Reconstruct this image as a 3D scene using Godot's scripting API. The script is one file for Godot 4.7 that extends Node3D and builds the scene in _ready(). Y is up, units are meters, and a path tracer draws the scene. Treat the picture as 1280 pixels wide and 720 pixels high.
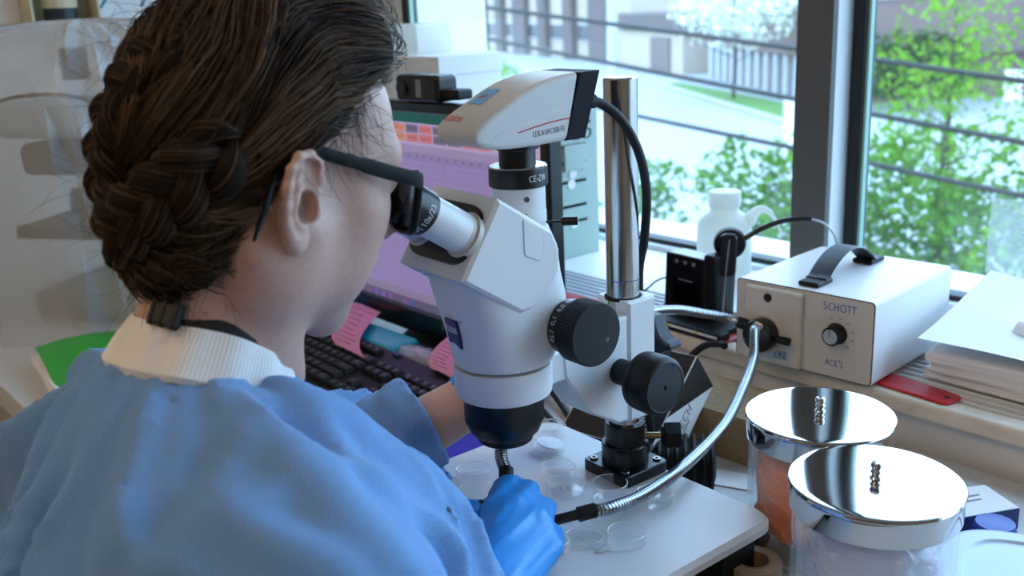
extends Node3D

# ---------- geometry helper: triangles gathered piece by piece, every closed piece turned outwards ----------
class Geo:
	var v := PackedVector3Array()
	var x := Transform3D()

	func tri(a: Vector3, b: Vector3, c: Vector3) -> void:
		v.append(x * a); v.append(x * c); v.append(x * b)

	func quad(a: Vector3, b: Vector3, c: Vector3, d: Vector3) -> void:
		tri(a, b, c); tri(a, c, d)

	func outward(from: int) -> void:
		var s := 0.0
		var o := v[from] if from < v.size() else Vector3.ZERO
		for i in range(from, v.size(), 3):
			s += (v[i] - o).dot((v[i + 1] - o).cross(v[i + 2] - o))
		if s > 0.0:
			for i in range(from, v.size(), 3):
				var t := v[i + 1]
				v[i + 1] = v[i + 2]
				v[i + 2] = t

	func box(size: Vector3, at := Vector3.ZERO, r := 0.0, k := 1) -> Geo:
		var h := size * 0.5
		r = minf(r, minf(h.x, minf(h.y, h.z)) * 0.999)
		var from := v.size()
		if r <= 0.0:
			for ax in 3:
				for s in [-1.0, 1.0]:
					var p := []
					for c in [[-1, -1], [1, -1], [1, 1], [-1, 1]]:
						var w := Vector3.ZERO
						w[ax] = s * h[ax]; w[(ax + 1) % 3] = c[0] * h[(ax + 1) % 3] * s; w[(ax + 2) % 3] = c[1] * h[(ax + 2) % 3]
						p.append(w + at)
					quad(p[0], p[1], p[2], p[3])
			return self
		var inn := h - Vector3.ONE * r
		for ax in 3:
			var b := (ax + 1) % 3
			var c := (ax + 2) % 3
			var lb := _steps(h[b], r, k)
			var lc := _steps(h[c], r, k)
			for s in [-1.0, 1.0]:
				for i in lb.size() - 1:
					for j in lc.size() - 1:
						var p := []
						for e in [[i, j], [i + 1, j], [i + 1, j + 1], [i, j + 1]]:
							var w := Vector3.ZERO
							w[ax] = s * h[ax]; w[b] = lb[e[0]] * s; w[c] = lc[e[1]]
							var q := w.clamp(-inn, inn)
							p.append(q + (w - q).normalized() * r + at)
						quad(p[0], p[1], p[2], p[3])
		outward(from)
		return self

	func _steps(h: float, r: float, k: int) -> PackedFloat32Array:
		var l := PackedFloat32Array()
		for i in k + 1:
			l.append(-h + r * (1.0 - tan((1.0 - float(i) / k) * PI / 4)))
		for i in k + 1:
			l.append(h - r * (1.0 - tan(float(i) / k * PI / 4)))
		return l

	func lathe(prof: Array, n := 32, at := Vector3.ZERO, sx := 1.0, sz := 1.0) -> Geo:   # prof: [radius, height] pairs; closed outline or from axis to axis
		var from := v.size()
		for j in n:
			var a := TAU * j / n
			var b := TAU * (j + 1) / n
			var ca := Vector3(cos(a) * sx, 0, sin(a) * sz)
			var cb := Vector3(cos(b) * sx, 0, sin(b) * sz)
			for i in prof.size() - 1:
				var p = prof[i]
				var q = prof[i + 1]
				var pa: Vector3 = ca * p[0] + Vector3(0, p[1], 0) + at
				var pb: Vector3 = cb * p[0] + Vector3(0, p[1], 0) + at
				var qa: Vector3 = ca * q[0] + Vector3(0, q[1], 0) + at
				var qb: Vector3 = cb * q[0] + Vector3(0, q[1], 0) + at
				if p[0] > 0.0:
					tri(pb, pa, qa)
				if q[0] > 0.0:
					tri(pb, qa, qb)
		outward(from)
		return self

	func tube(pts: Array, rad, n := 10, caps := true) -> Geo:   # rad: a number or one radius per point
		var from := v.size()
		var rings := []
		var u := Vector3.ZERO
		for i in pts.size():
			var d: Vector3 = (pts[mini(i + 1, pts.size() - 1)] - pts[maxi(i - 1, 0)]).normalized()
			if i == 0:
				u = d.cross(Vector3.UP if absf(d.y) < 0.9 else Vector3.RIGHT).normalized()
			u = (u - d * u.dot(d)).normalized()
			var w := d.cross(u)
			var r: float = rad if not rad is Array else rad[i]
			var ring := PackedVector3Array()
			for j in n:
				var a := TAU * j / n
				ring.append(pts[i] + (u * cos(a) + w * sin(a)) * r)
			rings.append(ring)
		loft(rings, caps, from)
		return self

	func loft(rings: Array, caps := true, from := -1) -> Geo:
		if from < 0:
			from = v.size()
		var n: int = rings[0].size()
		for i in rings.size() - 1:
			for j in n:
				var k := (j + 1) % n
				quad(rings[i][j], rings[i][k], rings[i + 1][k], rings[i + 1][j])
		if caps:
			for e in [0, rings.size() - 1]:
				var c := Vector3.ZERO
				for p in rings[e]:
					c += p
				c /= n
				for j in n:
					var k := (j + 1) % n
					if e == 0:
						tri(c, rings[e][k], rings[e][j])
					else:
						tri(c, rings[e][j], rings[e][k])
		outward(from)
		return self

	func inset(p: PackedVector2Array, b: float) -> PackedVector2Array:
		var o := PackedVector2Array()
		var n := p.size()
		for i in n:
			var d0 := (p[i] - p[(i + n - 1) % n]).normalized()
			var d1 := (p[(i + 1) % n] - p[i]).normalized()
			var n0 := Vector2(-d0.y, d0.x)
			var n1 := Vector2(-d1.y, d1.x)
			var m := (n0 + n1).normalized()
			o.append(p[i] + m * b / maxf(0.35, m.dot(n0)))
		return o

	func prism(poly: PackedVector2Array, z0: float, z1: float, b := 0.0) -> Geo:   # outline in x,y pulled from z0 to z1
		var from := v.size()
		var p := poly.duplicate()
		var area := 0.0
		for i in p.size():
			area += p[i].cross(p[(i + 1) % p.size()])
		if area < 0.0:
			p.reverse()
		var layers := [[p, z0], [p, z1]]
		if b > 0.0:
			var q := inset(p, b)
			layers = [[q, z0], [p, z0 + b], [p, z1 - b], [q, z1]]
		for i in layers.size() - 1:
			var a: PackedVector2Array = layers[i][0]
			var c: PackedVector2Array = layers[i + 1][0]
			for j in p.size():
				var k := (j + 1) % p.size()
				quad(Vector3(a[j].x, a[j].y, layers[i][1]), Vector3(a[k].x, a[k].y, layers[i][1]), Vector3(c[k].x, c[k].y, layers[i + 1][1]), Vector3(c[j].x, c[j].y, layers[i + 1][1]))
		for e in [0, layers.size() - 1]:
			var a: PackedVector2Array = layers[e][0]
			var z: float = layers[e][1]
			var ix := Geometry2D.triangulate_polygon(a)
			for t in range(0, ix.size(), 3):
				var A := Vector3(a[ix[t]].x, a[ix[t]].y, z)
				var B := Vector3(a[ix[t + 1]].x, a[ix[t + 1]].y, z)
				var C := Vector3(a[ix[t + 2]].x, a[ix[t + 2]].y, z)
				var up := (B - A).cross(C - A).z > 0.0
				if up == (e > 0):
					tri(A, B, C)
				else:
					tri(A, C, B)
		outward(from)
		return self

	func sheet(rows: Array, thick: float) -> Geo:   # a bent sheet given as rows of points, with thickness
		var from := v.size()
		var m: int = rows[0].size()
		var n := rows.size()
		var low := []
		for i in n:
			var r := []
			for j in m:
				var du: Vector3 = rows[mini(i + 1, n - 1)][j] - rows[maxi(i - 1, 0)][j]
				var dv: Vector3 = rows[i][mini(j + 1, m - 1)] - rows[i][maxi(j - 1, 0)]
				r.append(rows[i][j] - du.cross(dv).normalized() * thick)
			low.append(r)
		for i in n - 1:
			for j in m - 1:
				quad(rows[i][j], rows[i + 1][j], rows[i + 1][j + 1], rows[i][j + 1])
				quad(low[i][j], low[i][j + 1], low[i + 1][j + 1], low[i + 1][j])
		for i in n - 1:
			quad(rows[i][0], low[i][0], low[i + 1][0], rows[i + 1][0])
			quad(rows[i][m - 1], rows[i + 1][m - 1], low[i + 1][m - 1], low[i][m - 1])
		for j in m - 1:
			quad(rows[0][j], rows[0][j + 1], low[0][j + 1], low[0][j])
			quad(rows[n - 1][j], low[n - 1][j], low[n - 1][j + 1], rows[n - 1][j + 1])
		outward(from)
		return self

	func mesh(angle := 38.0) -> ArrayMesh:   # corners are smoothed where the faces meet at less than the angle
		var n := PackedVector3Array()
		n.resize(v.size())
		var fn := PackedVector3Array()
		var at := {}
		for t in v.size() / 3:
			var a := v[3 * t]
			var f := (v[3 * t + 2] - a).cross(v[3 * t + 1] - a)
			fn.append(f)
			for k in 3:
				var key := Vector3i((v[3 * t + k] * 50000.0).round())
				if at.has(key):
					at[key].append(t)
				else:
					at[key] = [t]
		var lim := cos(deg_to_rad(angle))
		for t in fn.size():
			var u := fn[t].normalized()
			for k in 3:
				var s := Vector3.ZERO
				for o in at[Vector3i((v[3 * t + k] * 50000.0).round())]:
					if u.dot(fn[o].normalized()) > lim:
						s += fn[o]
				n[3 * t + k] = s.normalized() if s.length() > 0.0 else Vector3.UP
		return made(v, n)

	func made(vv: PackedVector3Array, nn: PackedVector3Array, ix := PackedInt32Array()) -> ArrayMesh:
		var a := []
		a.resize(Mesh.ARRAY_MAX)
		a[Mesh.ARRAY_VERTEX] = vv
		a[Mesh.ARRAY_NORMAL] = nn
		if ix.size():
			a[Mesh.ARRAY_INDEX] = ix
		var m := ArrayMesh.new()
		m.add_surface_from_arrays(Mesh.PRIMITIVE_TRIANGLES, a)
		return m

# ---------- names, things and parts ----------
var taken := {}

func numbered(called: String) -> String:
	var n: int = taken.get(called, 0)
	taken[called] = n + 1
	return called if n == 0 else "%s_%03d" % [called, n]

func tag(o: Node3D, label: String, category: String, group := "", kind := "") -> Node3D:
	o.set_meta("label", label)
	o.set_meta("category", category)
	if group: o.set_meta("group", group)
	if kind: o.set_meta("kind", kind)
	return o

func thing(called: String, label: String, category: String, at := Vector3.ZERO, turn := 0.0, group := "") -> Node3D:
	var o := Node3D.new()
	o.name = numbered(called)
	add_child(o)
	o.position = at
	o.rotation.y = turn
	return tag(o, label, category, group)

func part(called: String, m, mat: Material, parent: Node3D, at := Transform3D()) -> MeshInstance3D:
	var o := MeshInstance3D.new()
	o.mesh = m.mesh() if m is Geo else m
	o.material_override = mat
	if parent == null:
		o.name = numbered(called)
		add_child(o)
	else:
		var n := 0
		while parent.has_node(called if n == 0 else "%s_%03d" % [called, n]):
			n += 1
		o.name = called if n == 0 else "%s_%03d" % [called, n]
		parent.add_child(o, true)
	o.transform = at
	return o

func one(called: String, m, mat: Material, label: String, category: String, at := Transform3D(), group := "") -> Node3D:
	var o := part(called, m, mat, null, at)
	return tag(o, label, category, group)

func struct(called: String, m, mat: Material, parent: Node3D = null, at := Transform3D()) -> Node3D:
	var o := part(called, m, mat, parent, at)
	if parent == null: o.set_meta("kind", "structure")
	return o

func holder(called: String, kind := "structure") -> Node3D:
	var o := Node3D.new()
	o.name = called
	add_child(o)
	o.set_meta("kind", kind)
	return o

func dup(o: Node3D, label: String, at: Vector3, turn := 0.0) -> Node3D:
	var r: Node3D = o.duplicate()
	r.name = numbered(String(o.name).trim_suffix("_001"))
	add_child(r)
	r.position = at
	r.rotation.y = turn
	r.set_meta("label", label)
	return r

func T(at: Vector3, euler := Vector3.ZERO) -> Transform3D:
	return Transform3D(Basis.from_euler(euler), at)

func aim(from: Vector3, to: Vector3) -> Transform3D:   # own y axis runs from one point towards the other
	var y := (to - from).normalized()
	var xx := y.cross(Vector3.BACK if absf(y.z) < 0.9 else Vector3.RIGHT).normalized()
	return Transform3D(Basis(xx, y, xx.cross(y)), from)

func curve(pts: Array, step := 0.01) -> Array:   # smooth path through points
	var c := Curve3D.new()
	for i in pts.size():
		var t: Vector3 = (pts[mini(i + 1, pts.size() - 1)] - pts[maxi(i - 1, 0)]) / 6.0
		c.add_point(pts[i], -t, t)
	c.bake_interval = step
	return Array(c.get_baked_points())

# ---------- materials ----------
var M := {}

func mat(called: String, c: Color, rough := 0.5, metal := 0.0, spec := 0.5) -> StandardMaterial3D:
	var m := StandardMaterial3D.new()
	m.resource_name = called
	m.albedo_color = c
	m.roughness = rough
	m.metallic = metal
	m.metallic_specular = spec
	M[called] = m
	return m

func noise_tex(seed_: int, freq: float, lo: Color, hi: Color, size := 256, oct := 4, kind := FastNoiseLite.TYPE_SIMPLEX_SMOOTH) -> NoiseTexture2D:
	var f := FastNoiseLite.new()
	f.seed = seed_
	f.noise_type = kind
	f.frequency = freq
	f.fractal_octaves = oct
	var t := NoiseTexture2D.new()
	t.noise = f
	t.width = size
	t.height = size
	t.seamless = true
	var g := Gradient.new()
	g.set_color(0, lo)
	g.set_color(1, hi)
	t.color_ramp = g
	return t

func grain(m: StandardMaterial3D, seed_: int, freq: float, lo: float, hi: float, scale: float) -> StandardMaterial3D:   # fine even grain of tone on a surface
	m.albedo_texture = noise_tex(seed_, freq, Color(lo, lo, lo), Color(hi, hi, hi))
	m.uv1_triplanar = true
	m.uv1_scale = Vector3.ONE * scale
	return m

func relief(m: StandardMaterial3D, seed_: int, freq: float, cm: float, scale: float) -> StandardMaterial3D:
	m.heightmap_enabled = true
	m.heightmap_texture = noise_tex(seed_, freq, Color.BLACK, Color.WHITE)
	m.heightmap_scale = cm
	m.uv1_triplanar = true
	m.uv1_scale = Vector3.ONE * scale
	return m

func pane(called: String, c: Color, a: float, rough := 0.0) -> StandardMaterial3D:
	var m := mat(called, Color(c.r, c.g, c.b, a), rough)
	m.transparency = BaseMaterial3D.TRANSPARENCY_ALPHA
	return m

func text(s: String, height: float, mt: Material, parent: Node3D, at: Transform3D, font := "Droid Sans", depth := 0.0003, called := "lettering", wide := 1.0, bend := 0.0) -> MeshInstance3D:
	var f := SystemFont.new()
	f.font_names = PackedStringArray([font])
	var t := TextMesh.new()
	t.font = f
	t.text = s
	t.font_size = 32
	t.pixel_size = height / 23.0
	t.depth = depth
	t.curve_step = 2.0
	var m: Mesh = t
	if wide != 1.0 or bend > 0.0:
		var a := t.get_mesh_arrays()
		var vv: PackedVector3Array = a[Mesh.ARRAY_VERTEX]
		var nn: PackedVector3Array = a[Mesh.ARRAY_NORMAL]
		for i in vv.size():
			var p := vv[i]
			p.x *= wide
			if bend > 0.0:
				var an := p.x / bend
				p = Vector3(sin(an) * (bend + p.z), p.y, cos(an) * (bend + p.z))
				nn[i] = nn[i].rotated(Vector3.UP, an)
			vv[i] = p
		var g := ArrayMesh.new()
		var b := []
		b.resize(Mesh.ARRAY_MAX)
		b[Mesh.ARRAY_VERTEX] = vv
		b[Mesh.ARRAY_NORMAL] = nn
		b[Mesh.ARRAY_INDEX] = a[Mesh.ARRAY_INDEX]
		g.add_surface_from_arrays(Mesh.PRIMITIVE_TRIANGLES, b)
		m = g
	return part(called, m, mt, parent, at)

func P2(l: Array) -> PackedVector2Array:
	var p := PackedVector2Array()
	for i in range(0, l.size(), 2):
		p.append(Vector2(l[i], l[i + 1]))
	return p

func round_poly(p: PackedVector2Array, r: float, k := 5) -> PackedVector2Array:
	var o := PackedVector2Array()
	var n := p.size()
	for i in n:
		var a := (p[(i + n - 1) % n] - p[i])
		var b := (p[(i + 1) % n] - p[i])
		var rr := minf(r, minf(a.length(), b.length()) * 0.48)
		for j in k + 1:
			var t := float(j) / k
			var s := p[i] + a.normalized() * rr
			var e := p[i] + b.normalized() * rr
			o.append(s.lerp(p[i], t).lerp(p[i].lerp(e, t), t))
	return o

# ---------- the scene ----------
func _ready() -> void:
	view_and_light()
	materials()
	room()
	outdoors()
	bench()
	microscope()
	light_source()
	dishes()
	jars()
	computer()
	ledge_things()
	left_corner()
	small_things()
	person()

func view_and_light() -> void:
	var cam := Camera3D.new()
	cam.name = "camera"
	add_child(cam)
	cam.transform = Transform3D(Basis(Vector3(0.652953, -0.044085, -0.756114), Vector3(-0.181964, 0.959770, -0.213097), Vector3(0.735089, 0.276729, 0.618663)), Vector3(0, 1.22, 0))
	cam.fov = 32.28
	var at := CameraAttributesPhysical.new()
	at.frustum_focal_length = 41.47
	at.frustum_focus_distance = 0.88
	at.exposure_aperture = 8.5
	cam.attributes = at
	cam.fov = 32.28
	cam.near = 0.05
	cam.far = 400.0
	var e := Environment.new()
	e.background_mode = Environment.BG_SKY
	var sky := Sky.new()
	var ps := ProceduralSkyMaterial.new()
	ps.sky_top_color = Color(0.66, 0.83, 1.0)
	ps.sky_horizon_color = Color(0.77, 0.90, 1.0)
	ps.ground_bottom_color = Color(0.5, 0.52, 0.52)
	ps.ground_horizon_color = Color(0.85, 0.9, 0.93)
	ps.sky_energy_multiplier = 1.15
	sky.sky_material = ps
	e.sky = sky
	e.tonemap_mode = Environment.TONE_MAPPER_LINEAR
	e.tonemap_exposure = 5.2
	e.sdfgi_enabled = true
	e.ssao_enabled = true
	e.ssil_enabled = true
	var we := WorldEnvironment.new()
	we.name = "surroundings"
	we.environment = e
	add_child(we)

func ceiling_lamp(at: Vector3, label: String) -> void:
	var t := thing("ceiling_light", label, "lamp", at, 0.0, "ceiling lights")
	part("housing", Geo.new().box(Vector3(0.62, 0.06, 1.22), Vector3(0, 0.03, 0), 0.006), M.white_metal, t)
	part("diffuser", Geo.new().box(Vector3(0.56, 0.012, 1.16), Vector3(0, -0.004, 0), 0.004), M.lamp_glow, t)
	var l := AreaLight3D.new()
	l.name = "glow"
	l.area_size = Vector2(0.56, 1.16)
	l.light_color = Color(1.0, 0.89, 0.77)
	l.light_energy = 0.06
	l.area_range = 12.0
	l.shadow_enabled = true
	t.add_child(l)
	l.rotation.x = -PI / 2
	l.position.y = -0.02

func materials() -> void:
	mat("wall", Color(0.86, 0.84, 0.80), 0.9)
	grain(M.wall, 3, 0.02, 0.96, 1.0, 2.0)
	mat("ceiling", Color(0.90, 0.89, 0.86), 0.95)
	mat("floor", Color(0.50, 0.47, 0.44), 0.5)
	grain(M.floor, 5, 0.05, 0.85, 1.0, 3.0)
	mat("white_metal", Color(0.88, 0.88, 0.87), 0.4)
	var lg := mat("lamp_glow", Color(1, 0.95, 0.88), 0.5)
	lg.emission_enabled = true
	lg.emission = Color(1.0, 0.86, 0.7)
	lg.emission_energy_multiplier = 1.0
	mat("bench_top", Color(0.78, 0.79, 0.78), 0.45)
	grain(M.bench_top, 9, 0.08, 0.92, 1.0, 6.0)
	mat("platform", Color(0.88, 0.885, 0.88), 0.38)
	grain(M.platform, 12, 0.2, 0.95, 1.0, 9.0)
	mat("ledge_paint", Color(0.89, 0.89, 0.875), 0.45)
	grain(M.ledge_paint, 14, 0.01, 0.9, 1.0, 2.0)
	mat("ledge_tan", Color(0.87, 0.83, 0.755), 0.5)
	grain(M.ledge_tan, 15, 0.02, 0.9, 1.0, 4.0)
	mat("sill_white", Color(0.90, 0.91, 0.91), 0.4)
	mat("slat_metal", Color(0.86, 0.88, 0.89), 0.35)
	mat("hole_shade", Color(0.06, 0.065, 0.07), 0.9)  # near-black that paints the shade inside small holes and gaps
	mat("mullion_shade_grey", Color(0.36, 0.36, 0.35), 0.55)
	mat("frame_blue", Color(0.84, 0.87, 0.88), 0.5)
	mat("gasket", Color(0.03, 0.035, 0.04), 0.55)
	pane("window_glass", Color(0.90, 0.97, 0.97), 0.10)
	mat("glass_edge", Color(0.55, 0.72, 0.66), 0.3)
	mat("black_plastic", Color(0.028, 0.031, 0.038), 0.5, 0.0, 0.4)
	relief(M.black_plastic, 21, 0.2, 0.006, 14.0)
	mat("black_rubber", Color(0.03, 0.03, 0.033), 0.62)
	mat("black_gloss", Color(0.018, 0.02, 0.024), 0.16)
	mat("black_metal", Color(0.022, 0.023, 0.027), 0.33)
	mat("navy_black", Color(0.035, 0.04, 0.085), 0.65, 0.0, 0.3)
	mat("enamel", Color(0.86, 0.87, 0.87), 0.36)
	relief(M.enamel, 22, 0.25, 0.003, 25.0)
	mat("enamel_camera", Color(0.79, 0.79, 0.78), 0.42)
	relief(M.enamel_camera, 23, 0.25, 0.004, 25.0)
	mat("enamel_cream", Color(0.80, 0.78, 0.74), 0.45)
	mat("chrome", Color(0.80, 0.80, 0.80), 0.06, 1.0)
	mat("steel", Color(0.78, 0.77, 0.75), 0.22, 1.0)
	var st: StandardMaterial3D = M.steel
	st.albedo_texture = noise_tex(31, 0.09, Color(0.86, 0.86, 0.86), Color(1, 1, 1), 256, 2)
	st.uv1_triplanar = true
	st.uv1_scale = Vector3(60, 1.5, 60)
	mat("flex_metal", Color(0.70, 0.71, 0.72), 0.2, 1.0)
	mat("screw", Color(0.55, 0.55, 0.54), 0.25, 1.0)
	mat("brass", Color(0.55, 0.49, 0.36), 0.35, 1.0)
	mat("print_black", Color(0.03, 0.03, 0.035), 0.6)
	mat("print_white", Color(0.88, 0.89, 0.9), 0.6)
	mat("print_grey", Color(0.5, 0.51, 0.53), 0.6)
	mat("print_blue", Color(0.08, 0.26, 0.60), 0.6)
	mat("print_red", Color(0.72, 0.08, 0.10), 0.6)
	mat("print_rose", Color(0.86, 0.36, 0.33), 0.6)
	mat("badge_blue", Color(0.07, 0.10, 0.40), 0.35)
	mat("paper", Color(0.90, 0.90, 0.90), 0.8)
	mat("paper_edge", Color(0.80, 0.80, 0.79), 0.9)
	mat("red_plastic", Color(0.74, 0.10, 0.14), 0.35)
	mat("pink_paper", Color(0.84, 0.56, 0.68), 0.8)
	mat("blue_tape", Color(0.46, 0.70, 0.90), 0.6)
	mat("clear_plastic", Color(1, 1, 1), 0.05)
	pane("dish_clear", Color(0.95, 0.98, 1.0), 0.08, 0.04).metallic_specular = 0.35
	pane("dish_water", Color(0.90, 0.95, 1.0), 0.02).metallic_specular = 0.25
	pane("dish_pink", Color(0.98, 0.72, 0.62), 0.32, 0.02)
	pane("jar_glass", Color(0.92, 0.97, 0.98), 0.05)
	pane("film_clear", Color(0.90, 0.94, 0.98), 0.22, 0.12)
	pane("film_streak", Color(0.96, 0.90, 0.84), 0.16, 0.06)
	mat("orange_fill", Color(0.97, 0.52, 0.10), 0.35)
	mat("cardboard", Color(0.62, 0.52, 0.37), 0.8)
	grain(M.cardboard, 41, 0.05, 0.85, 1.0, 8.0)
	mat("box_white", Color(0.87, 0.87, 0.86), 0.7)
	mat("box_black", Color(0.06, 0.06, 0.065), 0.5)
	mat("bottle_white", Color(0.95, 0.95, 0.93), 0.35)
	M.bottle_white.backlight_enabled = true
	M.bottle_white.backlight = Color(0.95, 0.97, 0.95)
	mat("case_white", Color(0.88, 0.885, 0.885), 0.35)
	mat("brown_line", Color(0.33, 0.25, 0.17), 0.6)
	mat("screw_face", Color(0.72, 0.74, 0.76), 0.35, 0.3)
	mat("label_blue", Color(0.66, 0.76, 0.84), 0.6)
	mat("strap_grey", Color(0.20, 0.215, 0.235), 0.38)
	relief(M.strap_grey, 61, 0.35, 0.05, 30.0)
	mat("black_gloss_soft", Color(0.03, 0.032, 0.037), 0.28)
	var lg2 := mat("lens_glow", Color(1, 0.9, 0.7), 0.2)
	lg2.emission_enabled = true
	lg2.emission = Color(1.0, 0.8, 0.55)
	lg2.emission_energy_multiplier = 2.0
	pane("dish_rim", Color(0.97, 0.99, 1.0), 0.55, 0.05)
	mat("specimen", Color(0.12, 0.08, 0.06), 0.7)
	mat("steel_dark", Color(0.28, 0.29, 0.31), 0.25, 1.0)
	mat("steel_polished", Color(0.72, 0.72, 0.72), 0.16, 1.0)
	pane("jar_thick", Color(0.85, 0.93, 0.94), 0.3)
	pane("film_thin", Color(0.95, 0.97, 1.0), 0.10, 0.03)
	pane("film_white", Color(0.86, 0.89, 0.96), 0.40, 0.10)
	mat("film_core", Color(0.72, 0.75, 0.84), 0.3)
	mat("key_black", Color(0.030, 0.031, 0.035), 0.5)
	mat("key_blue", Color(0.16, 0.24, 0.42), 0.5)
	mat("teal_plastic", Color(0.10, 0.66, 0.72), 0.3)
	mat("pale_teal", Color(0.62, 0.80, 0.86), 0.4)
	mat("carton_blue", Color(0.25, 0.45, 0.72), 0.5)
	mat("carton_dark_blue", Color(0.10, 0.20, 0.40), 0.5)
	mat("pencil", Color(0.40, 0.16, 0.26), 0.8)
	mat("navy_screen", Color(0.02, 0.025, 0.05), 0.12)
	mat("silver_trim", Color(0.60, 0.60, 0.60), 0.3, 0.8)
	mat("print_yellow", Color(0.85, 0.78, 0.10), 0.6)
	mat("green_print", Color(0.08, 0.30, 0.20), 0.6)
	mat("grey_paint", Color(0.50, 0.49, 0.48), 0.5)
	mat("pale_paint", Color(0.72, 0.80, 0.84), 0.5)
	mat("dark_paint", Color(0.10, 0.13, 0.18), 0.5)
	mat("cream_paint", Color(0.78, 0.74, 0.62), 0.6)
	mat("notebook_blue", Color(0.08, 0.16, 0.42), 0.5)
	mat("print_teal", Color(0.25, 0.50, 0.58), 0.7)
	pane("cover_film", Color(0.80, 0.81, 0.82), 0.42, 0.24)
	mat("blue_plastic", Color(0.04, 0.24, 0.62), 0.35)
	mat("blue_plastic_sheet", Color(0.04, 0.15, 0.66), 0.5)
	mat("tub_white", Color(0.78, 0.83, 0.88), 0.35)
	mat("tub_lid", Color(0.78, 0.83, 0.88), 0.4)
	mat("tape_tan", Color(0.66, 0.56, 0.45), 0.5)
	mat("brown_dark", Color(0.13, 0.10, 0.085), 0.5)
	mat("stage_white", Color(0.86, 0.87, 0.87), 0.3)
	mat("lever_grey", Color(0.13, 0.15, 0.19), 0.5)
	mat("green_plastic", Color(0.14, 0.62, 0.16), 0.4)
	mat("pale_green_metal", Color(0.62, 0.70, 0.66), 0.5)

func room() -> void:
	# window wall along x, window plane near z = -1.35; the room opens towards +z
	struct("floor", Geo.new().box(Vector3(6.4, 0.2, 6.4), Vector3(0.6, -0.1, 1.6)), M.floor)
	struct("ceiling", Geo.new().box(Vector3(6.4, 0.2, 6.4), Vector3(0.6, 2.75, 1.6)), M.ceiling)
	struct("wall_west", Geo.new().box(Vector3(0.2, 2.65, 6.2), Vector3(-2.4, 1.325, 1.6)), M.wall)
	struct("wall_east", Geo.new().box(Vector3(0.2, 2.65, 6.2), Vector3(3.6, 1.325, 1.6)), M.wall)
	struct("wall_south", Geo.new().box(Vector3(6.4, 2.65, 0.2), Vector3(0.6, 1.325, 4.6)), M.wall)
	var w := Geo.new()
	w.box(Vector3(6.0, 0.76, 0.24), Vector3(0.6, 0.38, -1.46))
	w.box(Vector3(6.0, 0.65, 0.24), Vector3(0.6, 2.325, -1.46))
	w.box(Vector3(0.37, 1.55, 0.24), Vector3(-2.115, 1.535, -1.46))
	w.box(Vector3(2.0, 1.55, 0.24), Vector3(2.6, 1.535, -1.46))
	struct("wall_north", w, M.wall)
	ceiling_lamp(Vector3(-0.9, 2.585, 0.9), "long flush ceiling light above the bench")
	ceiling_lamp(Vector3(1.2, 2.585, 1.4), "long flush ceiling light in the middle of the room")
	ceiling_lamp(Vector3(-0.4, 2.585, 2.9), "long flush ceiling light near the back wall")
	# mullion between the two windows
	var tr := holder("trim_1")
	struct("shaded_face", Geo.new().box(Vector3(0.060, 1.55, 0.012), Vector3(-0.832, 1.545, -1.294), 0.002), M.mullion_shade_grey, tr)  # shade on the room side of the mullion put into a darker grey
	struct("daylit_side", Geo.new().box(Vector3(0.058, 1.55, 0.10), Vector3(-0.831, 1.545, -1.350), 0.002), M.frame_blue, tr)  # daylight from the second window put into this paler colour
	var wl := window("window_1", -1.93, -0.862)
	var wr := window("window_2", -0.80, 1.6)
	# specks of dried rain on the outside of the second pane
	var rng := RandomNumberGenerator.new()
	rng.seed = 11
	var h := Geo.new()
	for i in 170:
		var s := rng.randf_range(0.0006, 0.0016) * (2.0 if rng.randf() < 0.08 else 1.0)
		var px := -0.74 + 0.42 * sqrt(rng.randf()) 
		h.x = Transform3D(Basis(Vector3(s, 0, 0), Vector3(0, 0, s), Vector3(0, s * rng.randf_range(1.0, 1.8), 0)), Vector3(px, rng.randf_range(0.97, 1.22), -1.346))
		h.lathe([[0.0, -0.3], [1.0, 0.0], [0.0, 0.3]], 6)
	var sp := part("dried_drop", h, M.print_white, wr)
	sp.set_meta("kind", "stuff")
	# clear suction disc sheet stuck to the second pane
	var d := thing("window_sticker", "clear square film with concentric printed rings on the second window pane", "sticker", Vector3(-0.535, 0.885, -1.343), 0.0)
	part("film", Geo.new().box(Vector3(0.10, 0.105, 0.0008), Vector3.ZERO), M.film_clear, d)
	for r in [0.012, 0.021, 0.030, 0.039]:
		var a := []
		for k in 25:
			var an: float = -0.5 + 2.6 * k / 24.0
			a.append(Vector3(cos(an) * r, sin(an) * r, 0.001))
		part("ring", Geo.new().tube(a, 0.0009, 5), M.print_white, d)

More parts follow.
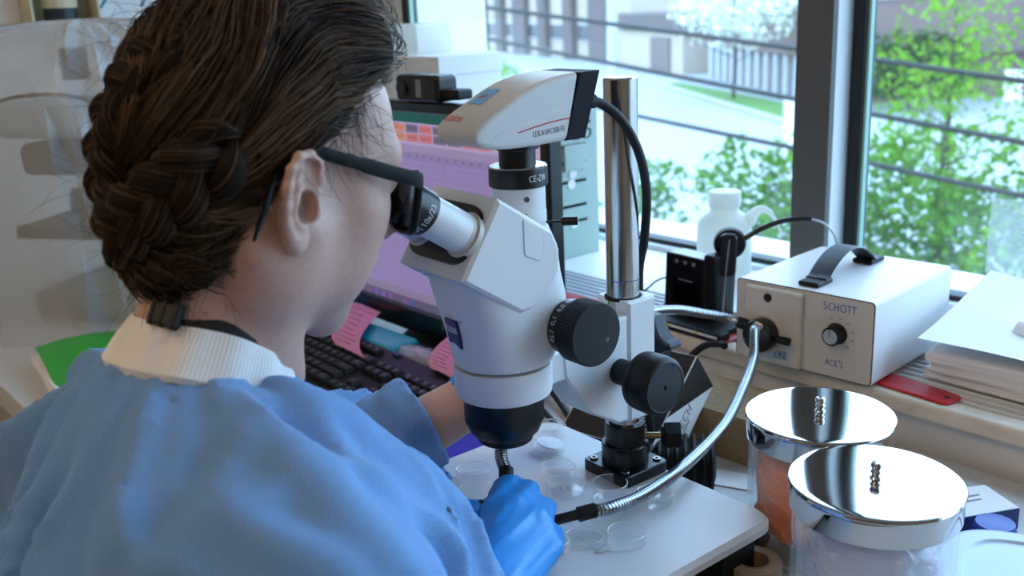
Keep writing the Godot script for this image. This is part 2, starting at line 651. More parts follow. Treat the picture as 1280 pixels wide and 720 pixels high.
func window(called: String, x0: float, x1: float) -> Node3D:
	var w := holder(called)
	var z := -1.352
	var y0 := 0.76
	var y1 := 2.00
	var mid := (x0 + x1) * 0.5
	struct("sill_rail", Geo.new().box(Vector3(x1 - x0, 0.026, 0.07), Vector3(mid, y0 + 0.013, z - 0.005), 0.003), M.frame_blue, w)
	struct("head_rail", Geo.new().box(Vector3(x1 - x0, 0.05, 0.07), Vector3(mid, y1 - 0.025, z - 0.005), 0.003), M.frame_blue, w)
	struct("bead", Geo.new().box(Vector3(x1 - x0, 0.008, 0.03), Vector3(mid, y0 + 0.030, z + 0.0), 0.002), M.gasket, w)
	for s in [0, 1]:
		var xx: float = x0 + 0.010 if s == 0 else x1 - 0.010
		struct("gasket", Geo.new().box(Vector3(0.020, y1 - y0, 0.03), Vector3(xx, (y0 + y1) / 2, z + 0.001), 0.002), M.gasket, w)
		struct("glass_edge", Geo.new().box(Vector3(0.005, y1 - y0, 0.010), Vector3(x0 + 0.0225 if s == 0 else x1 - 0.0225, (y0 + y1) / 2, z + 0.006), 0.001), M.glass_edge, w)
	var q := QuadMesh.new()
	q.size = Vector2(x1 - x0 - 0.03, y1 - y0 - 0.05)
	struct("pane", q, M.window_glass, w, T(Vector3(mid, (y0 + y1) / 2, z)))
	return w

# ---------- outside the windows: ground three metres below the room's floor ----------
func leaves(called: String, parent: Node3D, centre: Vector3, size: Vector3, count: int, leaf: float, mt: Material, seed_: int) -> void:
	var rng := RandomNumberGenerator.new()
	rng.seed = seed_
	var g := Geo.new()
	var a := Vector3(-0.5, 0, 0)
	var b := Vector3(0, 0.12, -0.28)
	var c := Vector3(0.5, 0, 0)
	var d := Vector3(0, 0.12, 0.28)
	g.tri(a, c, b); g.tri(a, d, c)
	var mm := MultiMesh.new()
	mm.transform_format = MultiMesh.TRANSFORM_3D
	mm.use_colors = true
	mm.mesh = g.mesh(5)
	mm.instance_count = count
	var f := FastNoiseLite.new()
	f.seed = seed_
	f.frequency = 0.9
	for i in count:
		var p := Vector3.ZERO
		for t in 12:
			p = Vector3(rng.randfn(), rng.randfn(), rng.randfn()).normalized() * pow(rng.randf(), 0.4)
			if f.get_noise_3dv(p * size * 1.0 + centre) > -0.12 + 0.1 * rng.randf():
				break
		var s := leaf * rng.randf_range(0.6, 1.3)
		mm.set_instance_transform(i, Transform3D(Basis.from_euler(Vector3(rng.randf() * TAU, rng.randf() * TAU, rng.randf() * TAU)).scaled(Vector3.ONE * s), centre + p * size))
		var k := rng.randf_range(0.7, 1.15)
		mm.set_instance_color(i, Color(k * rng.randf_range(0.9, 1.15), k, k * rng.randf_range(0.8, 1.0)))
	var o := MultiMeshInstance3D.new()
	o.name = called
	o.multimesh = mm
	o.material_override = mt
	o.set_meta("kind", "stuff")
	parent.add_child(o)

func tree(called: String, label: String, category: String, at: Vector3, h: float, crown: Vector3, crown_y: float, count: int, leaf: float, mt: Material, seed_: int, group := "") -> void:
	var t := thing(called, label, category, at, 0.0, group)
	var rng := RandomNumberGenerator.new()
	rng.seed = seed_ + 100
	part("trunk", Geo.new().tube([Vector3.ZERO, Vector3(0.03, h * 0.35, 0.02), Vector3(-0.02, h * 0.7, 0), Vector3(0, h * 0.97, 0)], [h * 0.016, h * 0.013, h * 0.008, h * 0.002], 8), M.bark, t)
	var g := Geo.new()
	for i in 14:
		var y := h * lerpf(0.3, 0.85, i / 13.0)
		var an := i * 2.4
		var l := crown.x * lerpf(0.95, 0.35, i / 13.0)
		g.tube([Vector3(0, y, 0), Vector3(cos(an) * l * 0.5, y + l * 0.22, sin(an) * l * 0.5), Vector3(cos(an) * l, y + l * 0.4, sin(an) * l)], [h * 0.005, h * 0.003, h * 0.001], 5)
	part("branches", g, M.bark, t)
	leaves("foliage", t, Vector3(0, crown_y, 0), crown, count, leaf, mt, seed_)

func leafmat(called: String, c: Color) -> StandardMaterial3D:
	var m := mat(called, c, 0.8, 0.0, 0.15)
	m.vertex_color_use_as_albedo = true
	m.backlight_enabled = true
	m.backlight = c * 0.8
	return m

func outdoors() -> void:
	mat("asphalt", Color(0.62, 0.63, 0.63), 0.9)
	grain(M.asphalt, 51, 0.05, 0.9, 1.0, 0.2)
	mat("grass", Color(0.36, 0.52, 0.22), 0.95)
	grain(M.grass, 52, 0.1, 0.75, 1.0, 0.6)
	mat("kerb", Color(0.62, 0.61, 0.58), 0.9)
	mat("brick_wall", Color(0.50, 0.42, 0.40), 0.9)
	grain(M.brick_wall, 53, 0.06, 0.85, 1.0, 0.5)
	mat("brown_band", Color(0.42, 0.37, 0.36), 0.9)
	grain(M.brown_band, 54, 0.06, 0.85, 1.0, 0.5)
	mat("beige_panel", Color(0.68, 0.62, 0.56), 0.9)
	mat("pale_wall", Color(0.70, 0.71, 0.72), 0.9)
	mat("dark_glass", Color(0.16, 0.18, 0.21), 0.2)
	mat("bark", Color(0.22, 0.19, 0.16), 0.9)
	mat("cable_black", Color(0.05, 0.055, 0.06), 0.6)
	leafmat("leaf_green", Color(0.33, 0.50, 0.17))
	leafmat("leaf_young", Color(0.44, 0.60, 0.20))
	leafmat("leaf_dark", Color(0.19, 0.31, 0.18))
	leafmat("blossom", Color(0.86, 0.88, 0.86))
	struct("ground", Geo.new().box(Vector3(400, 0.4, 300), Vector3(-60, -3.2, -152)), M.asphalt)
	struct("outer_wall", Geo.new().box(Vector3(6.4, 3.0, 0.3), Vector3(0.6, -1.55, -1.43)), M.brick_wall)
	# grass island with its kerb by the drive
	var gp := [-31.5, -36.6, -16.6, -26.3, -17.5, -29.2, -24.0, -33.4, -31.5, -37.6]
	var gr := Geo.new()
	gr.x = Transform3D(Basis(Vector3.RIGHT, Vector3(0, 0, 1), Vector3.UP), Vector3(0, -3.0, 0))
	gr.prism(P2(gp), 0.0, 0.14, 0.03)
	one("grass_island", gr, M.grass, "green strip of lawn tapering along the pale drive outside", "lawn").set_meta("kind", "stuff")
	var kb := Geo.new()
	kb.tube([Vector3(-31.6, -2.94, -36.5), Vector3(-24, -2.94, -31.3), Vector3(-16.5, -2.94, -26.1)], 0.12, 6)
	struct("kerb", kb, M.kerb)
	# long beige block with brown piers, far across the car park
	var b := thing("office_building", "beige office block with brown piers beyond the car park", "building", Vector3(-70, -3.0, -58.5), -0.39)
	part("wall", Geo.new().box(Vector3(56, 9, 10), Vector3(0, 4.5, -5)), M.beige_panel, b)
	for i in 10:
		part("pier", Geo.new().box(Vector3(1.7 if i % 3 else 3.0, 9, 0.5), Vector3(-25 + i * 5.4, 4.5, 0.25), 0.05), M.brown_band, b)
	for i in 9:
		var wd := part("window", Geo.new().box(Vector3(2.9, 1.2, 0.2), Vector3(-22.3 + i * 5.4, 1.9, 0.02)), M.pale_wall, b)
		part("glass", Geo.new().box(Vector3(2.7, 1.0, 0.1), Vector3(-22.3 + i * 5.4, 1.9, 0.12)), M.dark_glass, wd)
	part("roof_edge", Geo.new().box(Vector3(57, 0.7, 11), Vector3(0, 9.3, -5), 0.1), M.pale_wall, b)
	# low hall of brick and ribs, right of the flowering tree
	var c := thing("brick_hall", "low brick hall with pale vertical ribs below its band", "building", Vector3(-28.6, -3.0, -38.8), -0.60)
	part("wall", Geo.new().box(Vector3(15.5, 1.7, 8), Vector3(2.2, 0.85, -4)), M.brick_wall, c)
	part("band", Geo.new().box(Vector3(16.2, 2.1, 8.6), Vector3(2.2, 2.65, -4.0), 0.08), M.brick_wall, c)
	for i in 13:
		part("rib", Geo.new().box(Vector3(0.32, 1.7, 0.25), Vector3(-4.8 + i * 1.12, 0.85, 0.1), 0.03), M.pale_wall, c)
	part("roof", Geo.new().box(Vector3(16.4, 0.25, 8.8), Vector3(2.2, 3.8, -4.0), 0.05), M.pale_wall, c)
	# low pale hall to its left
	var e := thing("garage_building", "pale low garage with a brown door left of the flowering tree", "building", Vector3(-39.6, -3.0, -44.6), -0.45)
	part("wall", Geo.new().box(Vector3(9, 2.2, 3), Vector3(0, 1.1, -1.5)), M.beige_panel, e)
	part("door", Geo.new().box(Vector3(2.6, 1.9, 0.2), Vector3(1.6, 0.95, 0.05), 0.03), M.brick_wall, e)
	part("fascia", Geo.new().box(Vector3(9.4, 1.0, 3.4), Vector3(0, 2.7, -1.5), 0.06), M.brown_band, e)
	# wide building with a brown band behind the second window
	var d := thing("flat_roof_building", "wide flat building with brown band behind the second window", "building", Vector3(-21.0, -3.0, -40.0), -0.12)
	part("wall", Geo.new().box(Vector3(26, 1.6, 10), Vector3(6, 0.8, -5.2)), M.dark_glass, d)
	part("band", Geo.new().box(Vector3(26.6, 2.0, 10.6), Vector3(6, 2.55, -5.0), 0.1), M.brown_band, d)
	part("roof_edge", Geo.new().box(Vector3(26.9, 0.2, 10.9), Vector3(6, 3.65, -5.0), 0.04), M.pale_wall, d)
	part("roof_unit", Geo.new().box(Vector3(4.5, 1.6, 3), Vector3(3, 4.5, -5.5), 0.1), M.pale_wall, d)
	part("roof_unit", Geo.new().box(Vector3(3.5, 1.1, 3), Vector3(11, 4.3, -6), 0.1), M.pale_wall, d)
	# sign cabinet, sign post, light pole, cables
	one("sign_cabinet", Geo.new().box(Vector3(1.0, 1.5, 0.35), Vector3.ZERO, 0.06, 2), M.white_metal, "white sign cabinet standing beside the drive near the window pillar", "sign", T(Vector3(-14.9, -2.25, -22.3), Vector3(0, -0.75, 0)))
	var sp := thing("street_sign", "small white street sign on a post behind the second window", "sign", Vector3(-8.6, -3.0, -20.3), -0.4)
	part("post", Geo.new().tube([Vector3.ZERO, Vector3(0, 2.4, 0)], 0.035, 8), M.pale_wall, sp)
	part("plate", Geo.new().box(Vector3(0.45, 0.6, 0.03), Vector3(0, 2.2, 0.04), 0.01), M.white_metal, sp)
	part("pole", Geo.new().tube([Vector3.ZERO, Vector3(0, 7.0, 0)], [0.26, 0.16], 12), M.pale_wall, thing("light_pole", "grey pole standing in the car park behind the steel column", "pole", Vector3(-30.5, -3.0, -31.9)))
	var wires := [[Vector3(-12.5, 1.72, -6), Vector3(-8.12, 1.26, -6), Vector3(-3.98, 0.82, -6), Vector3(-2.49, 0.65, -6), Vector3(2, 0.17, -6)], [Vector3(-12.5, 1.61, -6), Vector3(-8.33, 1.03, -6), Vector3(-5.44, 0.66, -6), Vector3(-2.46, 0.30, -6), Vector3(2, -0.2, -6)], [Vector3(-12.5, 1.0, -6), Vector3(-5.46, 0.29, -6), Vector3(-3.4, 0.09, -6), Vector3(-2.43, -0.01, -6), Vector3(2, -0.4, -6)]]
	var wl := ["thick black overhead cable, topmost of three outside the windows", "thick black overhead cable, middle of three outside the windows", "thick black overhead cable, lowest of three outside the windows"]
	for i in 3:
		one("overhead_cable", Geo.new().tube(curve(wires[i], 0.3), 0.018, 8), M.cable_black, wl[i], "cable", Transform3D(), "overhead cables")
	# trees and bushes
	tree("flowering_tree", "white flowering tree standing in front of the brick hall", "tree", Vector3(-24.6, -2.86, -32.6), 4.6, Vector3(2.6, 1.6, 2.6), 3.4, 1500, 0.28, M.blossom, 5)
	tree("young_tree", "thin young yellow green tree in front of the second window", "tree", Vector3(-6.9, -3.0, -14.2), 4.0, Vector3(1.15, 1.9, 1.15), 2.5, 1500, 0.12, M.leaf_young, 6)
	tree("dark_tree", "dark green tree below the brown band behind the second window", "tree", Vector3(-17.5, -3.0, -33.0), 2.6, Vector3(2.6, 1.2, 2.0), 1.5, 1200, 0.3, M.leaf_dark, 7)
	tree("leafy_tree", "leafy green tree below the first window behind the white bottle", "tree", Vector3(-6.0, -3.0, -8.6), 2.6, Vector3(0.95, 0.9, 0.9), 1.95, 2600, 0.10, M.leaf_green, 8)
	tree("leafy_tree", "sparse green tree below the first window beside the steel column", "tree", Vector3(-7.2, -3.0, -8.2), 2.3, Vector3(0.75, 0.75, 0.7), 1.75, 900, 0.10, M.leaf_green, 9)
	tree("leafy_tree", "broad green tree filling the lower half of the second window", "tree", Vector3(-4.7, -3.0, -9.6), 2.9, Vector3(1.3, 1.15, 1.0), 1.75, 4200, 0.10, M.leaf_green, 10)
	tree("leafy_tree", "bright green tree at the far end of the second window", "tree", Vector3(-2.9, -3.0, -9.4), 2.8, Vector3(1.4, 1.1, 1.0), 1.65, 3600, 0.10, M.leaf_young, 11)
	tree("round_bush", "round bush behind the white boxes outside the first window", "bush", Vector3(-33.0, -3.0, -27.5), 1.6, Vector3(1.2, 1.0, 1.2), 0.9, 600, 0.22, M.leaf_young, 12)
	tree("round_bush", "yellow green bush at the foot of the beige office block", "bush", Vector3(-52.0, -3.0, -40.5), 1.9, Vector3(2.4, 1.1, 1.6), 1.0, 600, 0.3, M.leaf_young, 13)

# ---------- bench, ledge under the windows ----------
func bench() -> void:
	struct("bench_top", Geo.new().box(Vector3(2.75, 0.04, 0.69), Vector3(-0.92, 0.70, -0.645), 0.004), M.bench_top)
	struct("bench_front", Geo.new().box(Vector3(2.70, 0.66, 0.03), Vector3(-0.92, 0.35, -0.62)), M.wall)
	# ledge along the window wall: cap with a long bar grille, lip and a set-back front
	var l := holder("trim_2")
	var g := Geo.new()
	g.box(Vector3(4.4, 0.022, 0.030), Vector3(-0.1, 0.766, -1.004), 0.006, 3)
	struct("lip", g, M.ledge_tan, l)
	struct("sill", Geo.new().box(Vector3(4.4, 0.022, 0.23), Vector3(-0.1, 0.766, -1.237), 0.003), M.sill_white, l)
	struct("apron", Geo.new().box(Vector3(4.4, 0.06, 0.02), Vector3(-0.1, 0.727, -1.012), 0.003), M.ledge_paint, l)
	struct("front", Geo.new().box(Vector3(4.4, 0.70, 0.02), Vector3(-0.1, 0.35, -1.020), 0.003), M.ledge_paint, l)
	struct("trough", Geo.new().box(Vector3(4.4, 0.02, 0.12), Vector3(-0.1, 0.705, -1.070)), M.slat_metal, l)
	struct("trough_wall", Geo.new().box(Vector3(4.4, 0.07, 0.006), Vector3(-0.1, 0.737, -1.123)), M.slat_metal, l)
	for i in 7:
		struct("slat", Geo.new().box(Vector3(4.4, 0.014, 0.0048), Vector3(-0.1, 0.769, -1.0265 - i * 0.0145), 0.0012), M.slat_metal, l)
	# the white board that carries the microscope, on black feet
	var p := thing("stage_board", "white rounded board on black feet carrying the microscope and dishes", "board", Vector3(-0.602, 0.72, -0.516), deg_to_rad(-1.4))
	var b := Geo.new()
	b.x = Transform3D(Basis(Vector3.RIGHT, Vector3(0, 0, -1), Vector3.UP), Vector3.ZERO)
	b.prism(round_poly(P2([-0.150, -0.157, 0.150, -0.157, 0.150, 0.157, -0.150, 0.157]), 0.026, 6), 0.046, 0.060, 0.004)
	part("top", b, M.platform, p)
	for s in [[-1, -1], [1, -1], [-1, 1], [1, 1]]:
		part("foot", Geo.new().box(Vector3(0.045, 0.047, 0.045), Vector3(s[0] * 0.112, 0.0235, s[1] * 0.125), 0.006), M.black_plastic, p)
	var st := Geo.new()
	st.lathe([[0.0, 0.0], [0.0415, 0.0], [0.0425, 0.0006], [0.0425, 0.0014], [0.0415, 0.002], [0.0, 0.002]], 64)
	one("stage_disc", st, M.stage_white, "round pale stage disc under the gloved hand", "disc", T(Vector3(-0.598, 0.780, -0.472)))

# ---------- the microscope: local x to the camera's side, z to the viewer, y up from the board ----------
func side(poly: Array, x0: float, x1: float, b: float, r := 0.0) -> Geo:   # z,y outline pulled along x
	var g := Geo.new()
	g.x = Transform3D(Basis(Vector3.BACK, Vector3.UP, Vector3.RIGHT), Vector3.ZERO)
	var p := P2(poly)
	if r > 0.0:
		p = round_poly(p, r, 5)
	g.prism(p, x0, x1, b)
	return g

func along_x(prof: Array, at: Vector3, n := 48) -> Geo:
	var g := Geo.new()
	g.x = Transform3D(Basis(Vector3.DOWN, Vector3.RIGHT, Vector3.BACK), at)
	g.lathe(prof, n)
	return g

func ribbed_x(r: float, ribs: int, x0: float, x1: float, depth: float, at: Vector3) -> Geo:
	var g := Geo.new()
	g.x = Transform3D(Basis(Vector3.DOWN, Vector3.RIGHT, Vector3.BACK), at)
	var rings := []
	for e in [[x0, 0.93, 0.0], [x0 + 0.001, 1.0, 1.0], [x1 - 0.002, 1.0, 1.0], [x1 - 0.0005, 0.985, 0.3], [x1, 0.95, 0.0]]:
		var p := PackedVector3Array()
		for i in ribs * 4:
			var a: float = TAU * i / (ribs * 4)
			var rr: float = r * e[1] - (depth * e[2] if i % 4 >= 2 else 0.0)
			p.append(Vector3(cos(a) * rr, e[0], sin(a) * rr))
		rings.append(p)
	g.loft(rings)
	return g

func supere(c: float, rx: float, rz: float, y: float, ex: float, n := 56) -> PackedVector3Array:
	var p := PackedVector3Array()
	for i in n:
		var a := TAU * i / n
		p.append(Vector3(signf(cos(a)) * pow(absf(cos(a)), 2.0 / ex) * rx, y, c + signf(sin(a)) * pow(absf(sin(a)), 2.0 / ex) * rz))
	return p

func microscope() -> void:
	var m := thing("microscope", "white stereo microscope with camera on a steel column at the work board", "microscope", Vector3(-0.604, 0.780, -0.641), deg_to_rad(-2.5))
	# foot plate
	var g := Geo.new()
	g.x = Transform3D(Basis(Vector3.RIGHT, Vector3(0, 0, -1), Vector3.UP), Vector3.ZERO)
	g.prism(round_poly(P2([-0.030, -0.029, 0.030, -0.029, 0.030, 0.029, -0.030, 0.029]), 0.007, 3), 0.0, 0.0115, 0.001)
	var fp := part("foot_plate", g, M.black_metal, m)
	for s in [[-0.0215, 0.021], [0.0215, 0.021], [0.0215, -0.021], [-0.0215, -0.021]]:
		var bo := Geo.new()
		bo.lathe([[0.0019, 0.0112], [0.0038, 0.0112], [0.0040, 0.0128], [0.0034, 0.0134], [0.0021, 0.0134], [0.0019, 0.0118]], 20, Vector3(s[0], 0, s[1]))
		part("bolt", bo, M.screw, fp)
	part("socket", Geo.new().lathe([[0.0, 0.0105], [0.0036, 0.0105], [0.0036, 0.0117], [0.0, 0.0117]], 18, Vector3(0.019, 0, 0.004)), M.hole_shade, fp)  # dark disc painted in place of the shade inside a socket
	part("collar", Geo.new().lathe([[0.0150, 0.011], [0.0225, 0.011], [0.0225, 0.030], [0.0215, 0.0312], [0.0192, 0.0312], [0.0192, 0.0505], [0.0185, 0.0515], [0.0152, 0.0515], [0.0150, 0.050]], 56), M.black_metal, m)
	part("collar_lug", Geo.new().box(Vector3(0.012, 0.019, 0.010), Vector3(0.013, 0.0205, 0.017), 0.002), M.black_metal, m)
	var kd := Vector3(0.68, 0.0, -0.73)
	part("clamp_screw", Geo.new().tube([kd * 0.016 + Vector3(0, 0.036, 0), kd * 0.036 + Vector3(0, 0.036, 0)], 0.0034, 14), M.brass, m)
	var hx := Geo.new()
	hx.x = aim(kd * 0.034 + Vector3(0, 0.036, 0), kd * 0.06 + Vector3(0, 0.036, 0))
	hx.lathe([[0.0, 0.0], [0.009, 0.0], [0.0092, 0.003], [0.0128, 0.0035], [0.0135, 0.005], [0.0135, 0.0175], [0.0125, 0.019], [0.0, 0.019]], 6)
	part("clamp_knob", hx, M.black_plastic, m)
	part("column", Geo.new().lathe([[0.0, 0.004], [0.0150, 0.004], [0.0150, 0.3715], [0.0138, 0.373], [0.0, 0.373]], 72), M.steel, m)
	part("ink_ring", Geo.new().lathe([[0.01502, 0.1925], [0.01512, 0.1925], [0.01512, 0.1932], [0.01502, 0.1932]], 60), M.print_blue, m)
	# focus carrier
	var car := side([-0.021, 0.060, 0.014, 0.060, 0.014, 0.1765, -0.021, 0.1765], -0.0215, 0.0215, 0.0025)
	part("carrier", car, M.enamel, m)
	part("slide", side([0.0148, 0.0625, 0.028, 0.0635, 0.062, 0.083, 0.091, 0.126, 0.093, 0.151, 0.032, 0.1645, 0.0148, 0.1645], -0.0215, 0.0215, 0.0022), M.enamel, m)
	part("gap_shade_ring", Geo.new().lathe([[0.0150, 0.1745], [0.0172, 0.1745], [0.0172, 0.1768], [0.0150, 0.1768]], 48), M.hole_shade, m)  # black ring painting the shade between carrier and column
	part("arm", Geo.new().box(Vector3(0.040, 0.0265, 0.035), Vector3(0, 0.1365, 0.100), 0.002), M.enamel, m)
	# coarse focus knobs
	for s in [1.0, -1.0]:
		var h := part("focus_shaft", along_x([[0.0, 0.0], [0.0115, 0.0], [0.0118, s * 0.001], [0.0118, s * 0.031], [0.0, s * 0.031]], Vector3(s * 0.021, 0.115, 0.027)), M.black_plastic, m)
		part("focus_knob", along_x([[0.0, 0.0], [0.024, 0.0], [0.0258, s * 0.0012], [0.0264, s * 0.004], [0.0264, s * 0.0068], [0.0257, s * 0.0072], [0.0257, s * 0.0082], [0.0266, s * 0.0088], [0.0268, s * 0.020], [0.0262, s * 0.0245], [0.0244, s * 0.0275], [0.0222, s * 0.0284], [0.0214, s * 0.0279], [0.0020, s * 0.0279], [0.0018, s * 0.026], [0.0, s * 0.026]], Vector3(s * 0.050, 0.115, 0.027), 72), M.black_plastic, m)
	# zoom knobs with their scale rings
	for s in [1.0, -1.0]:
		part("zoom_scale", along_x([[0.0, 0.0], [0.0222, 0.0], [0.0230, s * 0.001], [0.0230, s * 0.0145], [0.0, s * 0.0145]], Vector3(s * 0.0405, 0.181, 0.1035), 56), M.black_metal, m)
		var zk := ribbed_x(0.0266, 66, 0.0540, 0.0760, 0.0005, Vector3(0, 0.181, 0.1035)) if s > 0 else along_x([[0.0, 0.0], [0.0262, 0.0], [0.0262, -0.022], [0.025, -0.024], [0.0, -0.024]], Vector3(-0.0505, 0.181, 0.1035))
		var kn := part("zoom_knob", zk, M.black_plastic, m)
		if s > 0:
			part("screw", along_x([[0.0010, 0.0760], [0.0016, 0.0760], [0.0018, 0.0765], [0.0012, 0.0765], [0.0010, 0.0757]], Vector3(0, 0.175, 0.0925), 14), M.screw, kn)
	var lab := ["0,8", "1,0", "1,25", "0,65"]
	for i in 4:
		var an: float = deg_to_rad([58.0, 28.0, -4.0, 88.0][i])
		var up := Vector3(0, sin(an), cos(an))
		var bx := Basis(Vector3(0, -cos(an), sin(an)), Vector3.LEFT, up)
		text(lab[i], 0.0042, M.print_white, m, Transform3D(bx, Vector3(0.0476, 0.181, 0.1035) + up * 0.0231), "Droid Sans", 0.0002, "scale_number")
	part("index_mark", Geo.new().box(Vector3(0.0008, 0.0006, 0.006), Vector3(0.0425, 0.181, 0.131)), M.print_white, m)
	# wing lever behind the carrier
	var wv := Geo.new()
	wv.x = Transform3D(Basis(Vector3.RIGHT, Vector3.UP, Vector3.BACK), Vector3(0.004, 0.124, -0.0375))
	wv.prism(round_poly(P2([-0.012, 0.026, 0.006, 0.026, 0.010, 0.013, 0.016, 0.006, 0.026, 0.004, 0.027, -0.001, 0.018, -0.004, 0.013, -0.010, 0.012, -0.026, -0.012, -0.026]), 0.004, 4), -0.009, 0.009, 0.002)
	part("clamp_lever", wv, M.lever_grey, m)
	var ls := Geo.new()
	ls.x = Transform3D(Basis(Vector3.RIGHT, Vector3.BACK, Vector3.DOWN), Vector3(0.006, 0.123, -0.029))
	ls.lathe([[0.0, 0.0], [0.0068, 0.0], [0.0068, 0.0018], [0.0055, 0.0026], [0.003, 0.0026], [0.003, 0.0012], [0.0, 0.0012]], 24)
	part("lever_screw", ls, M.screw, m)
	# mounting ring and objective
	var zc := 0.1415
	part("mount_ring", Geo.new().lathe([[0.030, 0.1495], [0.0412, 0.1495], [0.0416, 0.1488], [0.0416, 0.128], [0.0405, 0.1235], [0.036, 0.121], [0.030, 0.121]], 72, Vector3(0, 0, zc)), M.enamel, m)
	part("objective", Geo.new().lathe([[0.0, 0.1225], [0.0340, 0.1225], [0.0343, 0.121], [0.0343, 0.101], [0.0340, 0.0985], [0.0300, 0.0890], [0.0268, 0.0868], [0.0262, 0.0850], [0.0240, 0.0850], [0.0240, 0.0838], [0.0236, 0.0800], [0.0222, 0.0788], [0.0205, 0.0790], [0.0195, 0.0830], [0.0, 0.0845]], 80, Vector3(0, 0, zc + 0.001)), M.black_metal, m)
	# body: from the round mount up into the tilted head
	var rings := []
	for r in [[0.1405, 0.0398, 0.0398, 0.1515, 2.0], [0.1405, 0.0412, 0.0416, 0.1525, 2.0], [0.1385, 0.0416, 0.0445, 0.160, 2.2], [0.1365, 0.0420, 0.0480, 0.180, 2.8], [0.140, 0.0425, 0.0490, 0.205, 3.6], [0.146, 0.0425, 0.0470, 0.228, 4.4], [0.146, 0.0420, 0.0430, 0.250, 5.0], [0.142, 0.0400, 0.0300, 0.268, 5.0]]:
		rings.append(supere(r[0], r[1], r[2], r[3], r[4]))
	part("body", Geo.new().loft(rings), M.enamel, m)
	var head := side([0.1715, 0.2985, 0.1500, 0.2845, 0.1195, 0.2645, 0.1125, 0.2480, 0.1135, 0.2300, 0.1250, 0.2140, 0.1420, 0.2055, 0.1540, 0.2040, 0.1890, 0.2275, 0.2090, 0.2408], -0.0445, 0.0455, 0.0028)
	part("head", head, M.enamel, m)
	part("head_panel", side([0.1500, 0.2800, 0.1330, 0.2700, 0.1290, 0.2560, 0.1330, 0.2420, 0.1500, 0.2500], 0.0450, 0.0462, 0.0008, 0.004), M.enamel, m)
	# ocular plate on the sloping face
	var face := Transform3D(Basis(Vector3.RIGHT, Vector3(0, 0.838, -0.544), Vector3(0, 0.544, 0.838)), Vector3(0.0005, 0.2700, 0.1903))
	var pl := Geo.new()
	pl.x = face
	pl.prism(round_poly(P2([-0.041, -0.0245, 0.041, -0.0245, 0.041, 0.0245, -0.041, 0.0245]), 0.022, 8), -0.002, 0.0035, 0.0008)
	var op := part("ocular_plate", pl, M.black_metal, m)
	part("plate_screw", Geo.new().lathe([[0.0, 0.0], [0.0014, 0.0], [0.0012, 0.0006], [0.0, 0.0006]], 12), M.screw, op, face * Transform3D(Basis(Vector3.RIGHT, Vector3.BACK, Vector3.DOWN), Vector3(0.037, -0.008, 0.0034)))
	for s in [1.0, -1.0]:
		var ax := Transform3D(Basis(face.basis.x, face.basis.z, -face.basis.y), face * Vector3(s * 0.0275, 0.0, 0.0))
		var e := Node3D.new()
		e.name = "eyepiece" if s > 0 else "eyepiece_001"
		m.add_child(e)
		e.transform = ax
		part("base_ring", Geo.new().lathe([[0.0, 0.0], [0.0185, 0.0], [0.0185, 0.0042], [0.0162, 0.0042], [0.0162, 0.0085], [0.0, 0.0085]], 48), M.enamel_cream if s > 0 else M.enamel_cream, e)
		part("barrel", Geo.new().lathe([[0.0, 0.0080], [0.0158, 0.0080], [0.0160, 0.0090], [0.0158, 0.0440], [0.0, 0.0440]], 56), M.enamel, e)
		part("eyecup", Geo.new().lathe([[0.0, 0.0435], [0.0166, 0.0435], [0.0172, 0.0442], [0.0172, 0.0575], [0.0166, 0.0585], [0.0168, 0.0700], [0.0160, 0.0725], [0.0140, 0.0725], [0.0125, 0.069], [0.0, 0.069]], 56), M.black_metal, e)
		if s > 0:
			var tx := text("W-PI 10x/23", 0.0044, M.print_white, e, Transform3D(Basis(Vector3.UP, deg_to_rad(58)) * Basis(Vector3(1, 0, 0), Vector3(0, 1, 0), Vector3(0, 0, 1)), Vector3(0, 0.0505, 0)), "Droid Sans", 0.0002, "lettering", 1.0, 0.0172)
			tx.position.y = 0.0495
	# badge on the front of the body
	var bt := Transform3D(Basis(Vector3.UP, -0.06) * Basis(Vector3.RIGHT, 0.17), Vector3(-0.0045, 0.1835, 0.1868))
	var bd := Geo.new()
	bd.x = bt
	bd.prism(P2([-0.0085, 0.0125, 0.0085, 0.0125, 0.0085, -0.0120, 0.0, -0.0085, -0.0085, -0.0090]), -0.004, 0.0006, 0.0002)
	var bg := part("badge", bd, M.badge_blue, m)
	text("ZEISS", 0.0050, M.print_white, bg, bt * T(Vector3(0, 0.004, 0.0007)), "Droid Serif", 0.0003, "lettering", 0.92)
	part("body_screw", Geo.new().lathe([[0.0, 0.0], [0.0009, 0.0], [0.0, 0.0005]], 8), M.print_black, m, T(Vector3(0.012, 0.198, 0.1905), Vector3(PI / 2, 0, 0)))
	# photo tube, adapter ring, camera
	var tx0 := Vector3(0.003, 0, 0.119)
	var tb := part("photo_tube", Geo.new().lathe([[0.0, 0.200], [0.0222, 0.200], [0.0222, 0.2752], [0.0215, 0.2762], [0.0218, 0.2770], [0.0218, 0.2990], [0.0, 0.2990]], 64, tx0), M.enamel, m)
